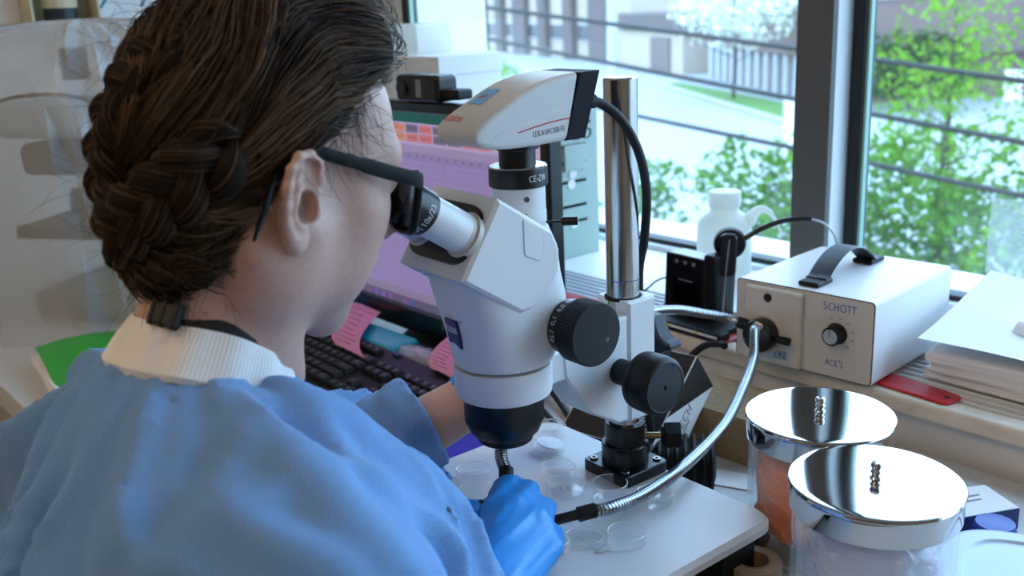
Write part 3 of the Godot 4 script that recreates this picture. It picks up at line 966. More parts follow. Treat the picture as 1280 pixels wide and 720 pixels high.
	for s in [[0.3000 - 0.012, 0.0024, 68.0], [0.2665 + 0.0095, 0.0008, 66.0]]:
		var an := deg_to_rad(s[2])
		var n := Vector3(sin(an), 0, cos(an))
		var sc := Geo.new()
		sc.x = aim(tx0 + Vector3(0, s[0], 0) + n * 0.0214, tx0 + Vector3(0, s[0], 0) + n * 0.04)
		if s[1] > 0.001:
			sc.lathe([[0.0, 0.0009], [0.0011, 0.0009], [0.0012, 0.0012], [0.0023, 0.0012], [0.0024, 0.0], [0.0, 0.0]], 20)
			part("grub_screw", sc, M.screw, tb)
		else:
			sc.lathe([[0.0, 0.0], [s[1], 0.0], [s[1] * 0.6, 0.0006], [0.0, 0.0006]], 12)
			part("pin_hole", sc, M.print_black, tb)
	part("tube_pin", Geo.new().tube([Vector3(0.020, 0.266, 0.108), Vector3(0.028, 0.266, 0.097), Vector3(0.0285, 0.266, 0.0963), Vector3(0.037, 0.266, 0.086)], [0.0012, 0.0012, 0.0036, 0.0036], 14), M.black_metal, m)
	var ad := part("adapter_ring", Geo.new().lathe([[0.0, 0.2965], [0.0236, 0.2965], [0.0241, 0.2975], [0.0241, 0.3110], [0.0236, 0.3122], [0.0, 0.3122]], 64, tx0), M.black_metal, m)
	part("adapter_rim", Geo.new().lathe([[0.0155, 0.3120], [0.0238, 0.3120], [0.0230, 0.3130], [0.0160, 0.3136], [0.0155, 0.3136]], 64, tx0), M.steel, m)
	text("CE-ZW", 0.0046, M.print_white, ad, Transform3D(Basis(Vector3.UP, deg_to_rad(94)), tx0 + Vector3(0, 0.3042, 0)), "Droid Sans", 0.0002, "lettering", 1.0, 0.0241)
	part("camera_neck", Geo.new().lathe([[0.0, 0.3125], [0.0153, 0.3125], [0.0150, 0.3150], [0.0150, 0.3255], [0.0176, 0.3260], [0.0178, 0.3320], [0.0, 0.3320]], 56, tx0), M.black_metal, m)
	camera_head(m)

func camera_head(m: Node3D) -> void:
	var c := Node3D.new()
	c.name = "camera_head"
	m.add_child(c)
	# cross-sections run from the nose back: [z, bottom y, top y]
	var prof := [[0.1825, 0.3430, 0.3462], [0.1810, 0.3385, 0.3500], [0.1755, 0.3352, 0.3540], [0.1650, 0.3330, 0.3598], [0.1520, 0.3318, 0.3660], [0.1380, 0.3312, 0.3728], [0.1220, 0.3312, 0.3786], [0.1050, 0.3314, 0.3822], [0.0900, 0.3316, 0.3838], [0.0800, 0.3318, 0.3845]]
	var rings := []
	for i in prof.size():
		var p = prof[i]
		var r := PackedVector3Array()
		var w := 0.0270 * (0.90 if i == 0 else 0.97 if i == 1 else 1.0)
		var h: float = p[2] - p[1]
		var q := round_poly(P2([-w, p[1], w, p[1], w, p[2] - h * 0.06, -w, p[2] - h * 0.06]), minf(0.0048, h * 0.42), 5)
		for k in q.size():
			var z: float = p[0]
			if i >= 8:
				z += (0.3845 - q[k].y) * 0.28 * (i - 7) / 2.0
			r.append(Vector3(q[k].x + 0.0085, q[k].y + h * 0.06 * (q[k].y - p[1]) / h, z))
		rings.append(r)
	part("housing", Geo.new().loft(rings), M.enamel_camera, c)
	part("back_plate", side([0.0790, 0.3838, 0.0570, 0.3842, 0.0745, 0.3322, 0.0950, 0.3320], -0.0170, 0.0362, 0.0006), M.navy_black, c)
	# printed lines follow the flank
	var red := []
	var wht := []
	for i in 13:
		var t := i / 12.0
		red.append(Vector3(0.0356, 0.3435 + 0.0058 * sin(t * 1.5), lerpf(0.143, 0.090, t)))
		wht.append(Vector3(0.0354, 0.3425 + 0.0135 * sin(t * 1.5), lerpf(0.166, 0.090, t)))
	part("stripe", Geo.new().tube(red, 0.0005, 6), M.print_red, c)
	part("ridge", Geo.new().tube(wht, 0.0005, 6), M.enamel, c)
	text("LEICA DFC300 FX", 0.0040, M.print_black, c, Transform3D(Basis(Vector3(0, 0.05, -1).normalized(), Vector3(0, 1, 0.05).normalized(), Vector3.RIGHT), Vector3(0.0356, 0.3412, 0.1120)), "Droid Sans", 0.0002, "lettering", 0.78)
	# blue tape and the red script on the sloping top
	var s := Vector3(0, 0.0068, -0.0142).normalized()
	var tb := Basis(Vector3.RIGHT, s, Vector3.RIGHT.cross(s))
	var tp := Geo.new()
	var rows := []
	for i in 5:
		var row := []
		for j in 7:
			var z := 0.1555 - 0.021 * j / 6.0 + (0.001 * sin(i * 2.1) if j in [0, 6] else 0.0)
			row.append(Vector3(-0.010 + 0.016 * i / 4.0, top_y(z) + 0.0005, z))
		rows.append(row)
	tp.sheet(rows, 0.0003)
	part("tape", tp, M.blue_tape, c)
	var sc := []
	for i in 24:
		var t := i / 23.0
		var z := 0.1475 - 0.0035 * t + 0.0016 * sin(t * 17.0)
		sc.append(Vector3(-0.006 + 0.008 * t + 0.001 * cos(t * 21.0), top_y(z) + 0.0007, z))
	part("scribble", Geo.new().tube(sc, 0.0002, 4), M.print_rose, c)
	text("Leica", 0.0064, M.print_rose, c, Transform3D(Basis(Vector3.RIGHT, Vector3(0, 0.62, -0.785), Vector3(0, 0.785, 0.62)) * Basis(Vector3(1, 0, 0), Vector3(0.25, 1, 0), Vector3(0, 0, 1)), Vector3(-0.003, top_y(0.1740) + 0.0010, 0.1744)), "Droid Serif", 0.0002)
	part("cable_gland", Geo.new().tube([Vector3(0.018, 0.360, 0.072), Vector3(0.0205, 0.358, 0.050)], 0.0058, 16), M.black_rubber, c)
	var cb := Geo.new()
	cb.tube(curve([Vector3(0.0195, 0.359, 0.060), Vector3(0.022, 0.355, 0.042), Vector3(0.028, 0.338, 0.024), Vector3(0.031, 0.309, 0.008), Vector3(0.022, 0.272, -0.009), Vector3(0.005, 0.225, -0.023), Vector3(-0.015, 0.184, -0.036), Vector3(-0.035, 0.10, -0.06), Vector3(-0.05, -0.03, -0.09)], 0.006), 0.0041, 14)
	part("cable", cb, M.black_rubber, c)

func top_y(z: float) -> float:
	var p := [[0.1825, 0.3462], [0.1810, 0.3500], [0.1755, 0.3540], [0.1650, 0.3598], [0.1520, 0.3660], [0.1380, 0.3728], [0.1220, 0.3786], [0.1050, 0.3822]]
	for i in p.size() - 1:
		if z <= p[i][0] and z >= p[i + 1][0]:
			return lerpf(p[i][1], p[i + 1][1], (p[i][0] - z) / (p[i][0] - p[i + 1][0]))
	return 0.38

# ---------- fibre light source on the ledge and its two flexible guides ----------
func flex(pts: Array, r: float) -> Geo:   # ribbed metal hose
	var path := curve(pts, 0.001)
	var c := Curve3D.new()
	c.bake_interval = 0.0005
	for p in path:
		c.add_point(p)
	var n := int(c.get_baked_length() / 0.00068)
	var even := []
	var rad := []
	for i in n + 1:
		even.append(c.sample_baked(c.get_baked_length() * i / n))
		rad.append(r * [1.05, 1.05, 1.05, 0.70, 0.70][i % 5])
	return Geo.new().tube(even, rad, 18)

func light_source() -> void:
	var s := thing("light_source", "white metal fibre light source box with black strap handle on the ledge", "lamp box", Vector3(-0.633, 0.777, -0.977), deg_to_rad(3.3))
	var prof := round_poly(P2([-0.0900, 0.0045, 0.0900, 0.0045, 0.0900, 0.1045, -0.0900, 0.1045]), 0.006, 5)
	var g := Geo.new()
	g.prism(prof, -0.196, 0.0, 0.0004)
	part("case", g, M.case_white, s)
	var f := Geo.new()
	f.prism(round_poly(P2([-0.0885, 0.006, 0.0885, 0.006, 0.0885, 0.1030, -0.0885, 0.1030]), 0.005, 5), -0.001, 0.0012, 0.0003)
	part("front_panel", f, M.enamel_cream, s)
	var e := Geo.new()
	e.prism(round_poly(P2([-0.0897, 0.0048, 0.0897, 0.0048, 0.0897, 0.1042, -0.0897, 0.1042]), 0.006, 5), -0.0008, 0.0005, 0.0002)
	part("panel_seam", e, M.brown_line, s)
	for q in [[-0.07, -0.02], [0.07, -0.02], [-0.07, -0.17], [0.07, -0.17]]:
		part("foot", Geo.new().lathe([[0.0, 0.0021], [0.008, 0.0021], [0.0085, 0.005], [0.0, 0.005]], 20, Vector3(q[0], 0, q[1])), M.black_rubber, s)
	# raised plate, button, knob
	var p := Geo.new()
	p.prism(round_poly(P2([-0.0745, 0.0060, 0.0030, 0.0060, 0.0030, 0.1000, -0.0745, 0.1000]), 0.004, 4), 0.0, 0.0090, 0.0022)
	var pl := part("raised_plate", p, M.enamel_cream, s)
	var fz := Basis(Vector3.RIGHT, Vector3.BACK, Vector3.DOWN)
	part("button", Geo.new().lathe([[0.0, 0.0], [0.0052, 0.0], [0.0052, 0.0012], [0.0044, 0.0022], [0.0, 0.0026]], 24), M.black_plastic, s, Transform3D(fz, Vector3(-0.041, 0.089, 0.009)))
	var k := part("dimmer_knob", Geo.new().lathe([[0.0, 0.0], [0.0125, 0.0], [0.0128, 0.0015], [0.0115, 0.0025], [0.0112, 0.0150], [0.0105, 0.0160], [0.0, 0.0160]], 40), M.black_plastic, s, Transform3D(fz, Vector3(0.046, 0.0600, 0.0012)))
	part("cap", Geo.new().lathe([[0.0, 0.0158], [0.0088, 0.0158], [0.0086, 0.0166], [0.0, 0.0166]], 36), M.screw_face, k)
	part("pointer", Geo.new().box(Vector3(0.0007, 0.0003, 0.0085), Vector3(-0.0008, 0.0168, -0.0042)), M.print_black, k)
	var marks := ["0", "20", "40", "60", "80", "100"]
	for i in 6:
		var a := deg_to_rad(115.0 - i * 33.0)
		text(marks[i], 0.0026, M.print_grey, s, T(Vector3(0.046 + cos(a) * 0.0200, 0.0600 + sin(a) * 0.0185, 0.0013)), "Droid Sans", 0.0002, "dial_number")
	text("SCHOTT", 0.0088, M.print_blue, s, T(Vector3(0.0475, 0.0905, 0.0013)), "Droid Sans", 0.0002, "lettering", 0.94)
	text("ACE", 0.0070, M.print_blue, s, T(Vector3(0.0405, 0.0225, 0.0013)), "Droid Sans", 0.0002, "lettering", 0.95)
	text("I", 0.0070, M.print_blue, s, T(Vector3(0.0535, 0.0225, 0.0013)), "Droid Sans", 0.0002, "lettering", 0.95)
	part("lettering", Geo.new().lathe([[0.0008, 0.0], [0.0012, 0.0], [0.0012, 0.0003], [0.0008, 0.0003]], 14), M.print_blue, s, Transform3D(fz, Vector3(0.0505, 0.0270, 0.0012)))
	var lb := part("label", Geo.new().box(Vector3(0.030, 0.0125, 0.0004), Vector3(-0.0245, 0.0205, 0.0092)), M.label_blue, s)
	text("EKE", 0.0085, M.print_black, lb, T(Vector3(-0.0215, 0.0205, 0.0094)), "Droid Sans", 0.0002)
	# socket and hub of the guides
	part("socket", Geo.new().lathe([[0.0, 0.0], [0.0240, 0.0], [0.0250, 0.0015], [0.0235, 0.0040], [0.0, 0.0040]], 48), M.enamel_cream, s, Transform3D(fz, Vector3(-0.042, 0.0450, 0.0088)))
	part("lock_lever", Geo.new().tube([Vector3(-0.030, 0.044, 0.020), Vector3(-0.014, 0.0445, 0.022), Vector3(-0.003, 0.0445, 0.022)], [0.0030, 0.0046, 0.0050], 16), M.black_plastic, s)
	# strap handle across the top
	var rows := []
	for i in 25:
		var t := i / 24.0
		var z := lerpf(-0.030, -0.158, t)
		var y := 0.1095 + 0.0255 * pow(sin(PI * clampf((t - 0.06) / 0.88, 0, 1)), 0.8)
		rows.append([Vector3(-0.013, y, z), Vector3(-0.0125, y + 0.0006, z), Vector3(0.0115, y + 0.0006, z), Vector3(0.012, y, z)])
	var h := part("handle", Geo.new().sheet(rows, 0.0022), M.strap_grey, s)
	for z in [-0.0290, -0.1600]:
		var pad := part("pad", Geo.new().box(Vector3(0.027, 0.0062, 0.036), Vector3(-0.0005, 0.1076, z), 0.0028, 3), M.black_plastic, h)
		part("rivet", Geo.new().lathe([[0.0, 0.0], [0.0030, 0.0], [0.0026, 0.0010], [0.0, 0.0014]], 16), M.screw, h, T(Vector3(-0.001, 0.1105, z - 0.004 if z < -0.1 else z - 0.004)))
	# the guides: one hub, two hoses
	var W := Transform3D(Basis(Vector3.UP, deg_to_rad(3.3)), Vector3(-0.633, 0.777, -0.977))
	var u := thing("light_guide", "pair of ribbed metal light guide hoses from the black hub on the lamp box", "light guide", W * Vector3(-0.042, 0.0450, 0.013))
	var o := u.position
	var hb := part("hub", Geo.new().lathe([[0.0, -0.004], [0.0165, -0.004], [0.0200, -0.001], [0.0205, 0.004], [0.0205, 0.0150], [0.0190, 0.0178], [0.0130, 0.0195], [0.0, 0.0195]], 48), M.black_gloss_soft, u, Transform3D(Basis(Vector3.UP, deg_to_rad(3.3)) * fz, Vector3.ZERO))
	text("SCHOTT", 0.0030, M.print_grey, u, Transform3D(Basis(Vector3.UP, deg_to_rad(3.3)), Vector3(-0.0085, -0.006, 0.0197)), "Droid Sans", 0.0002)
	var rp := [Vector3(-0.6720, 0.828, -0.953), Vector3(-0.6685, 0.8365, -0.940), Vector3(-0.6610, 0.8375, -0.924), Vector3(-0.6500, 0.8300, -0.908), Vector3(-0.6340, 0.8170, -0.884), Vector3(-0.6100, 0.8030, -0.832), Vector3(-0.583, 0.793, -0.766), Vector3(-0.555, 0.7925, -0.676), Vector3(-0.538, 0.7955, -0.600), Vector3(-0.534, 0.8015, -0.551), Vector3(-0.539, 0.804, -0.5310)]
	var lp := [Vector3(-0.700, 0.8335, -0.947), Vector3(-0.716, 0.8375, -0.941), Vector3(-0.728, 0.8465, -0.915), Vector3(-0.739, 0.858, -0.877), Vector3(-0.737, 0.868, -0.820), Vector3(-0.722, 0.870, -0.745), Vector3(-0.705, 0.870, -0.660), Vector3(-0.672, 0.862, -0.570), Vector3(-0.643, 0.847, -0.524), Vector3(-0.628, 0.834, -0.507), Vector3(-0.611, 0.8275, -0.4980)]
	for side_ in 2:
		var q: Array = rp if side_ == 0 else lp
		var l := []
		for a in q:
			l.append(a - o)
		part("hose", flex(l, 0.0055), M.flex_metal, u)
		var a0: Vector3 = l[0]
		var d0: Vector3 = (l[1] - l[0]).normalized()
		if side_ == 1:
			part("sleeve", Geo.new().tube([a0 - d0 * 0.022, a0 + d0 * 0.002], 0.0072, 20), M.black_plastic, u)
		var a1: Vector3 = l[-1]
		var d1: Vector3 = (Vector3(-0.553, 0.8025, -0.4960) - q[-1]).normalized() if side_ == 0 else (Vector3(-0.597, 0.812, -0.4850) - q[-1]).normalized()
		part("sleeve", Geo.new().tube([a1 - d1 * 0.003, a1 - d1 * 0.0025, a1 + d1 * 0.0125, a1 + d1 * 0.013], [0.0058, 0.0064, 0.0064, 0.0060], 20), M.black_plastic, u)
		var tip := part("tip", Geo.new().tube([a1 + d1 * 0.012, a1 + d1 * 0.036], 0.0044, 20), M.black_metal, u)
		part("lens", Geo.new().tube([a1 + d1 * 0.0358, a1 + d1 * 0.0366], 0.0034, 16), M.lens_glow, tip)
		var sl := SpotLight3D.new()
		sl.name = "beam"
		u.add_child(sl)
		var at: Vector3 = a1 + d1 * 0.0385
		sl.transform = Transform3D(Basis.looking_at(d1, Vector3.UP), at)
		sl.light_color = Color(1.0, 0.72, 0.45)
		sl.light_energy = 0.006
		sl.spot_angle = 38.0
		sl.spot_range = 12.0
		sl.light_size = 0.0034
		sl.shadow_enabled = true

# ---------- small dishes on the board ----------
func dish_shape(r: float, h: float) -> Geo:
	var g := Geo.new()
	g.lathe([[0.0, 0.0], [r - 0.0006, 0.0], [r, 0.0006], [r + 0.0002, h - 0.0004], [r - 0.0004, h], [r - 0.0009, h - 0.0004], [r - 0.0010, 0.0012], [0.0, 0.0012]], 56)
	return g

func dish(at: Vector3, label: String, h: float, fill: String, seed_ := 0) -> Node3D:
	var d := thing("petri_dish", label, "dish", at, seed_ * 0.7, "small clear dishes on the board")
	part("dish", dish_shape(0.0163, h), M.dish_clear, d)
	part("rim", Geo.new().lathe([[0.0156, h - 0.0004], [0.0160, h - 0.0008], [0.0165, h - 0.0004], [0.0161, h], [0.0156, h - 0.0004]], 56), M.dish_rim, d)
	if fill == "water":
		part("water", Geo.new().lathe([[0.0, 0.0013], [0.0150, 0.0013], [0.0153, 0.0050], [0.0149, 0.0044], [0.0, 0.0042]], 48), M.dish_water, d)
	if fill == "pink":
		part("solution", Geo.new().lathe([[0.0, 0.0013], [0.0150, 0.0013], [0.0153, 0.0065], [0.0149, 0.0058], [0.0, 0.0056]], 48), M.dish_pink, d)
	return d

func specks(d: Node3D, n: int, y: float, seed_: int, long := false) -> void:
	var rng := RandomNumberGenerator.new()
	rng.seed = seed_
	for i in n:
		var a := rng.randf() * TAU
		var r := rng.randf() * 0.011
		var p := Vector3(cos(a) * r, y, sin(a) * r)
		if long:
			var q := [p]
			for k in 4:
				p += Vector3(rng.randf_range(-0.0012, 0.0016), 0, rng.randf_range(-0.0018, 0.0012))
				q.append(p)
			part("specimen", Geo.new().tube(q, 0.00032, 5), M.specimen, d)
		else:
			part("specimen", Geo.new().lathe([[0.0, 0.0], [0.0006, 0.0002], [0.0, 0.0005]], 6), M.specimen, d, T(p))

func dishes() -> void:
	var y := 0.7802
	dish(Vector3(-0.697, y, -0.527), "empty clear dish standing alone beside the blue sleeve", 0.0100, "")
	dish(Vector3(-0.693, y, -0.490), "clear dish half hidden by the edge of the blue sleeve", 0.0080, "")
	var a := dish(Vector3(-0.688, y, -0.618), "clear dish with a bright white disc on top, behind the objective", 0.0060, "")
	part("paper_disc", Geo.new().lathe([[0.0, 0.0], [0.0140, 0.0], [0.0143, 0.0006], [0.0140, 0.0012], [0.0, 0.0014]], 48), M.paper, a, T(Vector3(0.002, 0.0085, -0.001), Vector3(-0.16, 0.0, -0.12)))
	dish(Vector3(-0.716, y, -0.646), "clear dish behind the one with the white disc", 0.0110, "")
	dish(Vector3(-0.642, y, -0.588), "clear dish of water behind the dish with dark threads", 0.0100, "water", 1)
	var b := dish(Vector3(-0.611, y, -0.569), "dish of water holding curled dark threads beside the glove", 0.0090, "water", 2)
	specks(b, 5, 0.0030, 4, true)
	dish(Vector3(-0.583, y, -0.598), "empty dish whose rim stands against the black foot plate", 0.0105, "", 3)
	dish(Vector3(-0.559, y, -0.575), "empty dish standing behind the middle of the metal hose", 0.0105, "", 4)
	dish(Vector3(-0.541, y, -0.612), "clear dish behind the hose at the corner of the foot plate", 0.0105, "water", 5)
	var l := thing("dish_lid", "flat clear dish lid lying below the black hose tip", "lid", Vector3(-0.540, y, -0.522), 0.0)
	part("lid", dish_shape(0.0163, 0.0042), M.dish_clear, l)
	part("rim", Geo.new().lathe([[0.0156, 0.0038], [0.0160, 0.0034], [0.0165, 0.0038], [0.0161, 0.0042], [0.0156, 0.0038]], 56), M.dish_rim, l)
	specks(l, 3, 0.0013, 8)
	var c := dish(Vector3(-0.513, y, -0.545), "dish of water holding one pale speck, last before the board's corner", 0.0100, "water", 6)
	specks(c, 2, 0.0030, 9)
	var p := dish(Vector3(-0.5465, 0.7825, -0.4885), "dish of pink solution half under the gloved hand", 0.0100, "pink", 7)
	specks(p, 9, 0.0058, 12)
	one("paper_scrap", Geo.new().sheet([[Vector3(-0.004, 0.001, -0.006), Vector3(0.0, 0.004, -0.006), Vector3(0.004, 0.0005, -0.006)], [Vector3(-0.003, 0.0005, 0.0), Vector3(0.001, 0.003, 0.0), Vector3(0.004, 0.0008, 0.001)], [Vector3(-0.002, 0.0005, 0.006), Vector3(0.001, 0.0006, 0.005), Vector3(0.002, 0.0005, 0.005)]], 0.0002), M.paper_edge, "torn scrap of pale paper lying in front of the clear dishes", "scrap", T(Vector3(-0.518, 0.7804, -0.519)))
	var sl := Geo.new()
	sl.box(Vector3(0.026, 0.0004, 0.010), Vector3.ZERO, 0.0001)
	one("cover_slip", sl, M.dish_rim, "thin pale strip lying between the lid and the dish with a speck", "slip", T(Vector3(-0.520, 0.7804, -0.5245), Vector3(0, 0.5, 0)))
	one("seed", Geo.new().lathe([[0.0, 0.0], [0.0010, 0.0005], [0.0, 0.0012]], 8, Vector3.ZERO, 1.3, 0.8), M.print_black, "tiny black grain on the white board below the hose tip", "grain", T(Vector3(-0.5630, 0.7800, -0.540)))
	# forceps held in the gloved hand
	var f := thing("forceps", "dark steel forceps whose end shows between the gloved thumb and finger", "forceps", Vector3(-0.5755, 0.8310, -0.4410), 0.0)
	for s in [-1.0, 1.0]:
		part("arm", Geo.new().tube([Vector3(0.003, 0.0040, 0.002), Vector3(0.0, 0.0, 0.0) + Vector3(0.0014, 0.0012, 0) * s, Vector3(-0.010, -0.016, -0.012) + Vector3(0.0016, 0.0014, 0) * s, Vector3(-0.028, -0.0435, -0.030)], [0.0022, 0.0026, 0.0018, 0.0005], 10), M.steel_dark, f)

# ---------- glass jars ----------
func crumple(r: float, h: float, n: int, m: int, amp: float, seed_: int, y0 := 0.004) -> Geo:
	var rng := RandomNumberGenerator.new()
	rng.seed = seed_
	var f := FastNoiseLite.new()
	f.seed = seed_
	f.frequency = 22.0
	f.fractal_type = FastNoiseLite.FRACTAL_RIDGED
	f.fractal_octaves = 3
	var g := Geo.new()
	var rings := []
	for i in m + 1:
		var p := PackedVector3Array()
		for j in n:
			var t := float(i) / m
			var a := TAU * (j + rng.randf_range(-0.25, 0.25)) / n
			var env := pow(clampf(sin(PI * clampf(t, 0.03, 0.97)) * 1.8, 0, 1), 0.5)
			var b := Vector3(cos(a), t * 1.6, sin(a)) * 0.06
			var k := f.get_noise_3dv(b * 1.0) * 0.5 + 0.5
			var rr := r * env * (1.0 - amp * k - amp * 0.4 * rng.randf())
			p.append(Vector3(cos(a) * rr, y0 + h * t + rng.randf_range(-0.5, 0.5) * h / m * 0.8, sin(a) * rr))
		rings.append(p)
	g.loft(rings)
	return g

func jar(label: String, at: Vector3, orange: bool) -> void:
	var j := thing("glass_jar", label, "jar", at, 0.0)
	part("glass", Geo.new().lathe([[0.0, 0.0], [0.0560, 0.0], [0.0600, 0.0015], [0.0618, 0.006], [0.0620, 0.014], [0.0620, 0.112], [0.0612, 0.119], [0.0590, 0.122], [0.0578, 0.120], [0.0588, 0.112], [0.0588, 0.014], [0.0560, 0.0065], [0.0, 0.0060]], 80), M.jar_glass, j)
	part("base_ring", Geo.new().lathe([[0.0550, 0.0008], [0.0600, 0.0015], [0.0610, 0.0045], [0.0575, 0.0050], [0.0550, 0.0008]], 72), M.jar_thick, j)
	if orange:
		part("packing", crumple(0.0582, 0.112, 48, 26, 0.12, 31), M.orange_fill, j)
		part("wrapping", crumple(0.0585, 0.112, 40, 16, 0.16, 33), M.film_streak, j)
	else:
		part("packing", crumple(0.0480, 0.100, 44, 20, 0.30, 41), M.film_core, j)
		part("wrapping", crumple(0.0560, 0.106, 52, 24, 0.20, 43), M.film_white, j)
		part("film", crumple(0.0584, 0.108, 48, 20, 0.12, 47), M.film_thin, j)
	var l := part("lid", Geo.new().lathe([[0.0625, 0.1095], [0.0636, 0.1090], [0.0642, 0.1100], [0.0643, 0.1265], [0.0640, 0.1285], [0.0652, 0.1292], [0.0655, 0.1302], [0.0648, 0.1318], [0.0630, 0.1327], [0.0580, 0.1330], [0.0450, 0.1336], [0.0250, 0.1340], [0.0, 0.1342], [0.0, 0.1322], [0.0625, 0.1305], [0.0625, 0.1095]], 96), M.chrome, j)
	part("knob", Geo.new().lathe([[0.0, 0.1330], [0.0046, 0.1330], [0.0048, 0.1340], [0.0040, 0.1352], [0.0030, 0.1358], [0.0030, 0.1372], [0.0042, 0.1384], [0.0042, 0.1396], [0.0033, 0.1404], [0.0032, 0.1414], [0.0043, 0.1432], [0.0044, 0.1450], [0.0034, 0.1468], [0.0, 0.1474]], 32), M.steel_polished, l, T(Vector3(0, 0.0006, 0)))

func jars() -> void:
	jar("lidded glass jar stuffed with orange film, standing behind the other jar", Vector3(-0.4560, 0.7205, -0.7380), true)
	jar("lidded glass jar stuffed with clear crumpled film, in front of the ledge", Vector3(-0.3545, 0.7205, -0.6560), false)

# ---------- monitor, keyboard, notes ----------
func screen_image() -> ImageTexture:
	var im := Image.create(512, 320, false, Image.FORMAT_RGB8)
	im.fill(Color(0.68, 0.60, 0.82))
	im.fill_rect(Rect2i(0, 0, 512, 17), Color(0.10, 0.38, 0.34))
	im.fill_rect(Rect2i(0, 17, 512, 34), Color(0.80, 0.71, 0.90))
	var rng := RandomNumberGenerator.new()
	rng.seed = 2
	for r in 2:
		for c in 14:
			var k := rng.randf()
			var col := Color(0.86, 0.78, 0.93)
			if k < 0.25: col = Color(0.90, 0.52, 0.56)
			elif k < 0.4: col = Color(0.92, 0.62, 0.50)
			elif k < 0.55: col = Color(0.52, 0.47, 0.58)
			im.fill_rect(Rect2i(6 + c * 36, 20 + r * 14, 33, 12), col)
			for t in 6:
				im.fill_rect(Rect2i(10 + c * 36 + t * 4, 25 + r * 14, 2, 2), col * 0.6)
	im.fill_rect(Rect2i(0, 51, 512, 12), Color(0.70, 0.63, 0.80))
	im.fill_rect(Rect2i(0, 63, 512, 10), Color(0.64, 0.57, 0.77))
	for c in 26:
		im.fill_rect(Rect2i(c * 20 + 9, 66, 3, 4), Color(0.42, 0.37, 0.55))
	for y in range(73, 292, 9):
		im.fill_rect(Rect2i(0, y, 512, 1), Color(0.60, 0.51, 0.80))
	for x in range(0, 512, 20):
		im.fill_rect(Rect2i(x, 73, 1, 219), Color(0.61, 0.52, 0.81))
	im.fill_rect(Rect2i(0, 292, 512, 12), Color(0.62, 0.57, 0.70))
	im.fill_rect(Rect2i(0, 304, 512, 16), Color(0.42, 0.40, 0.52))
	for c in 8:
		im.fill_rect(Rect2i(8 + c * 22, 307, 12, 10), Color(0.35 + 0.3 * rng.randf(), 0.4, 0.5 + 0.3 * rng.randf()))
	return ImageTexture.create_from_image(im)

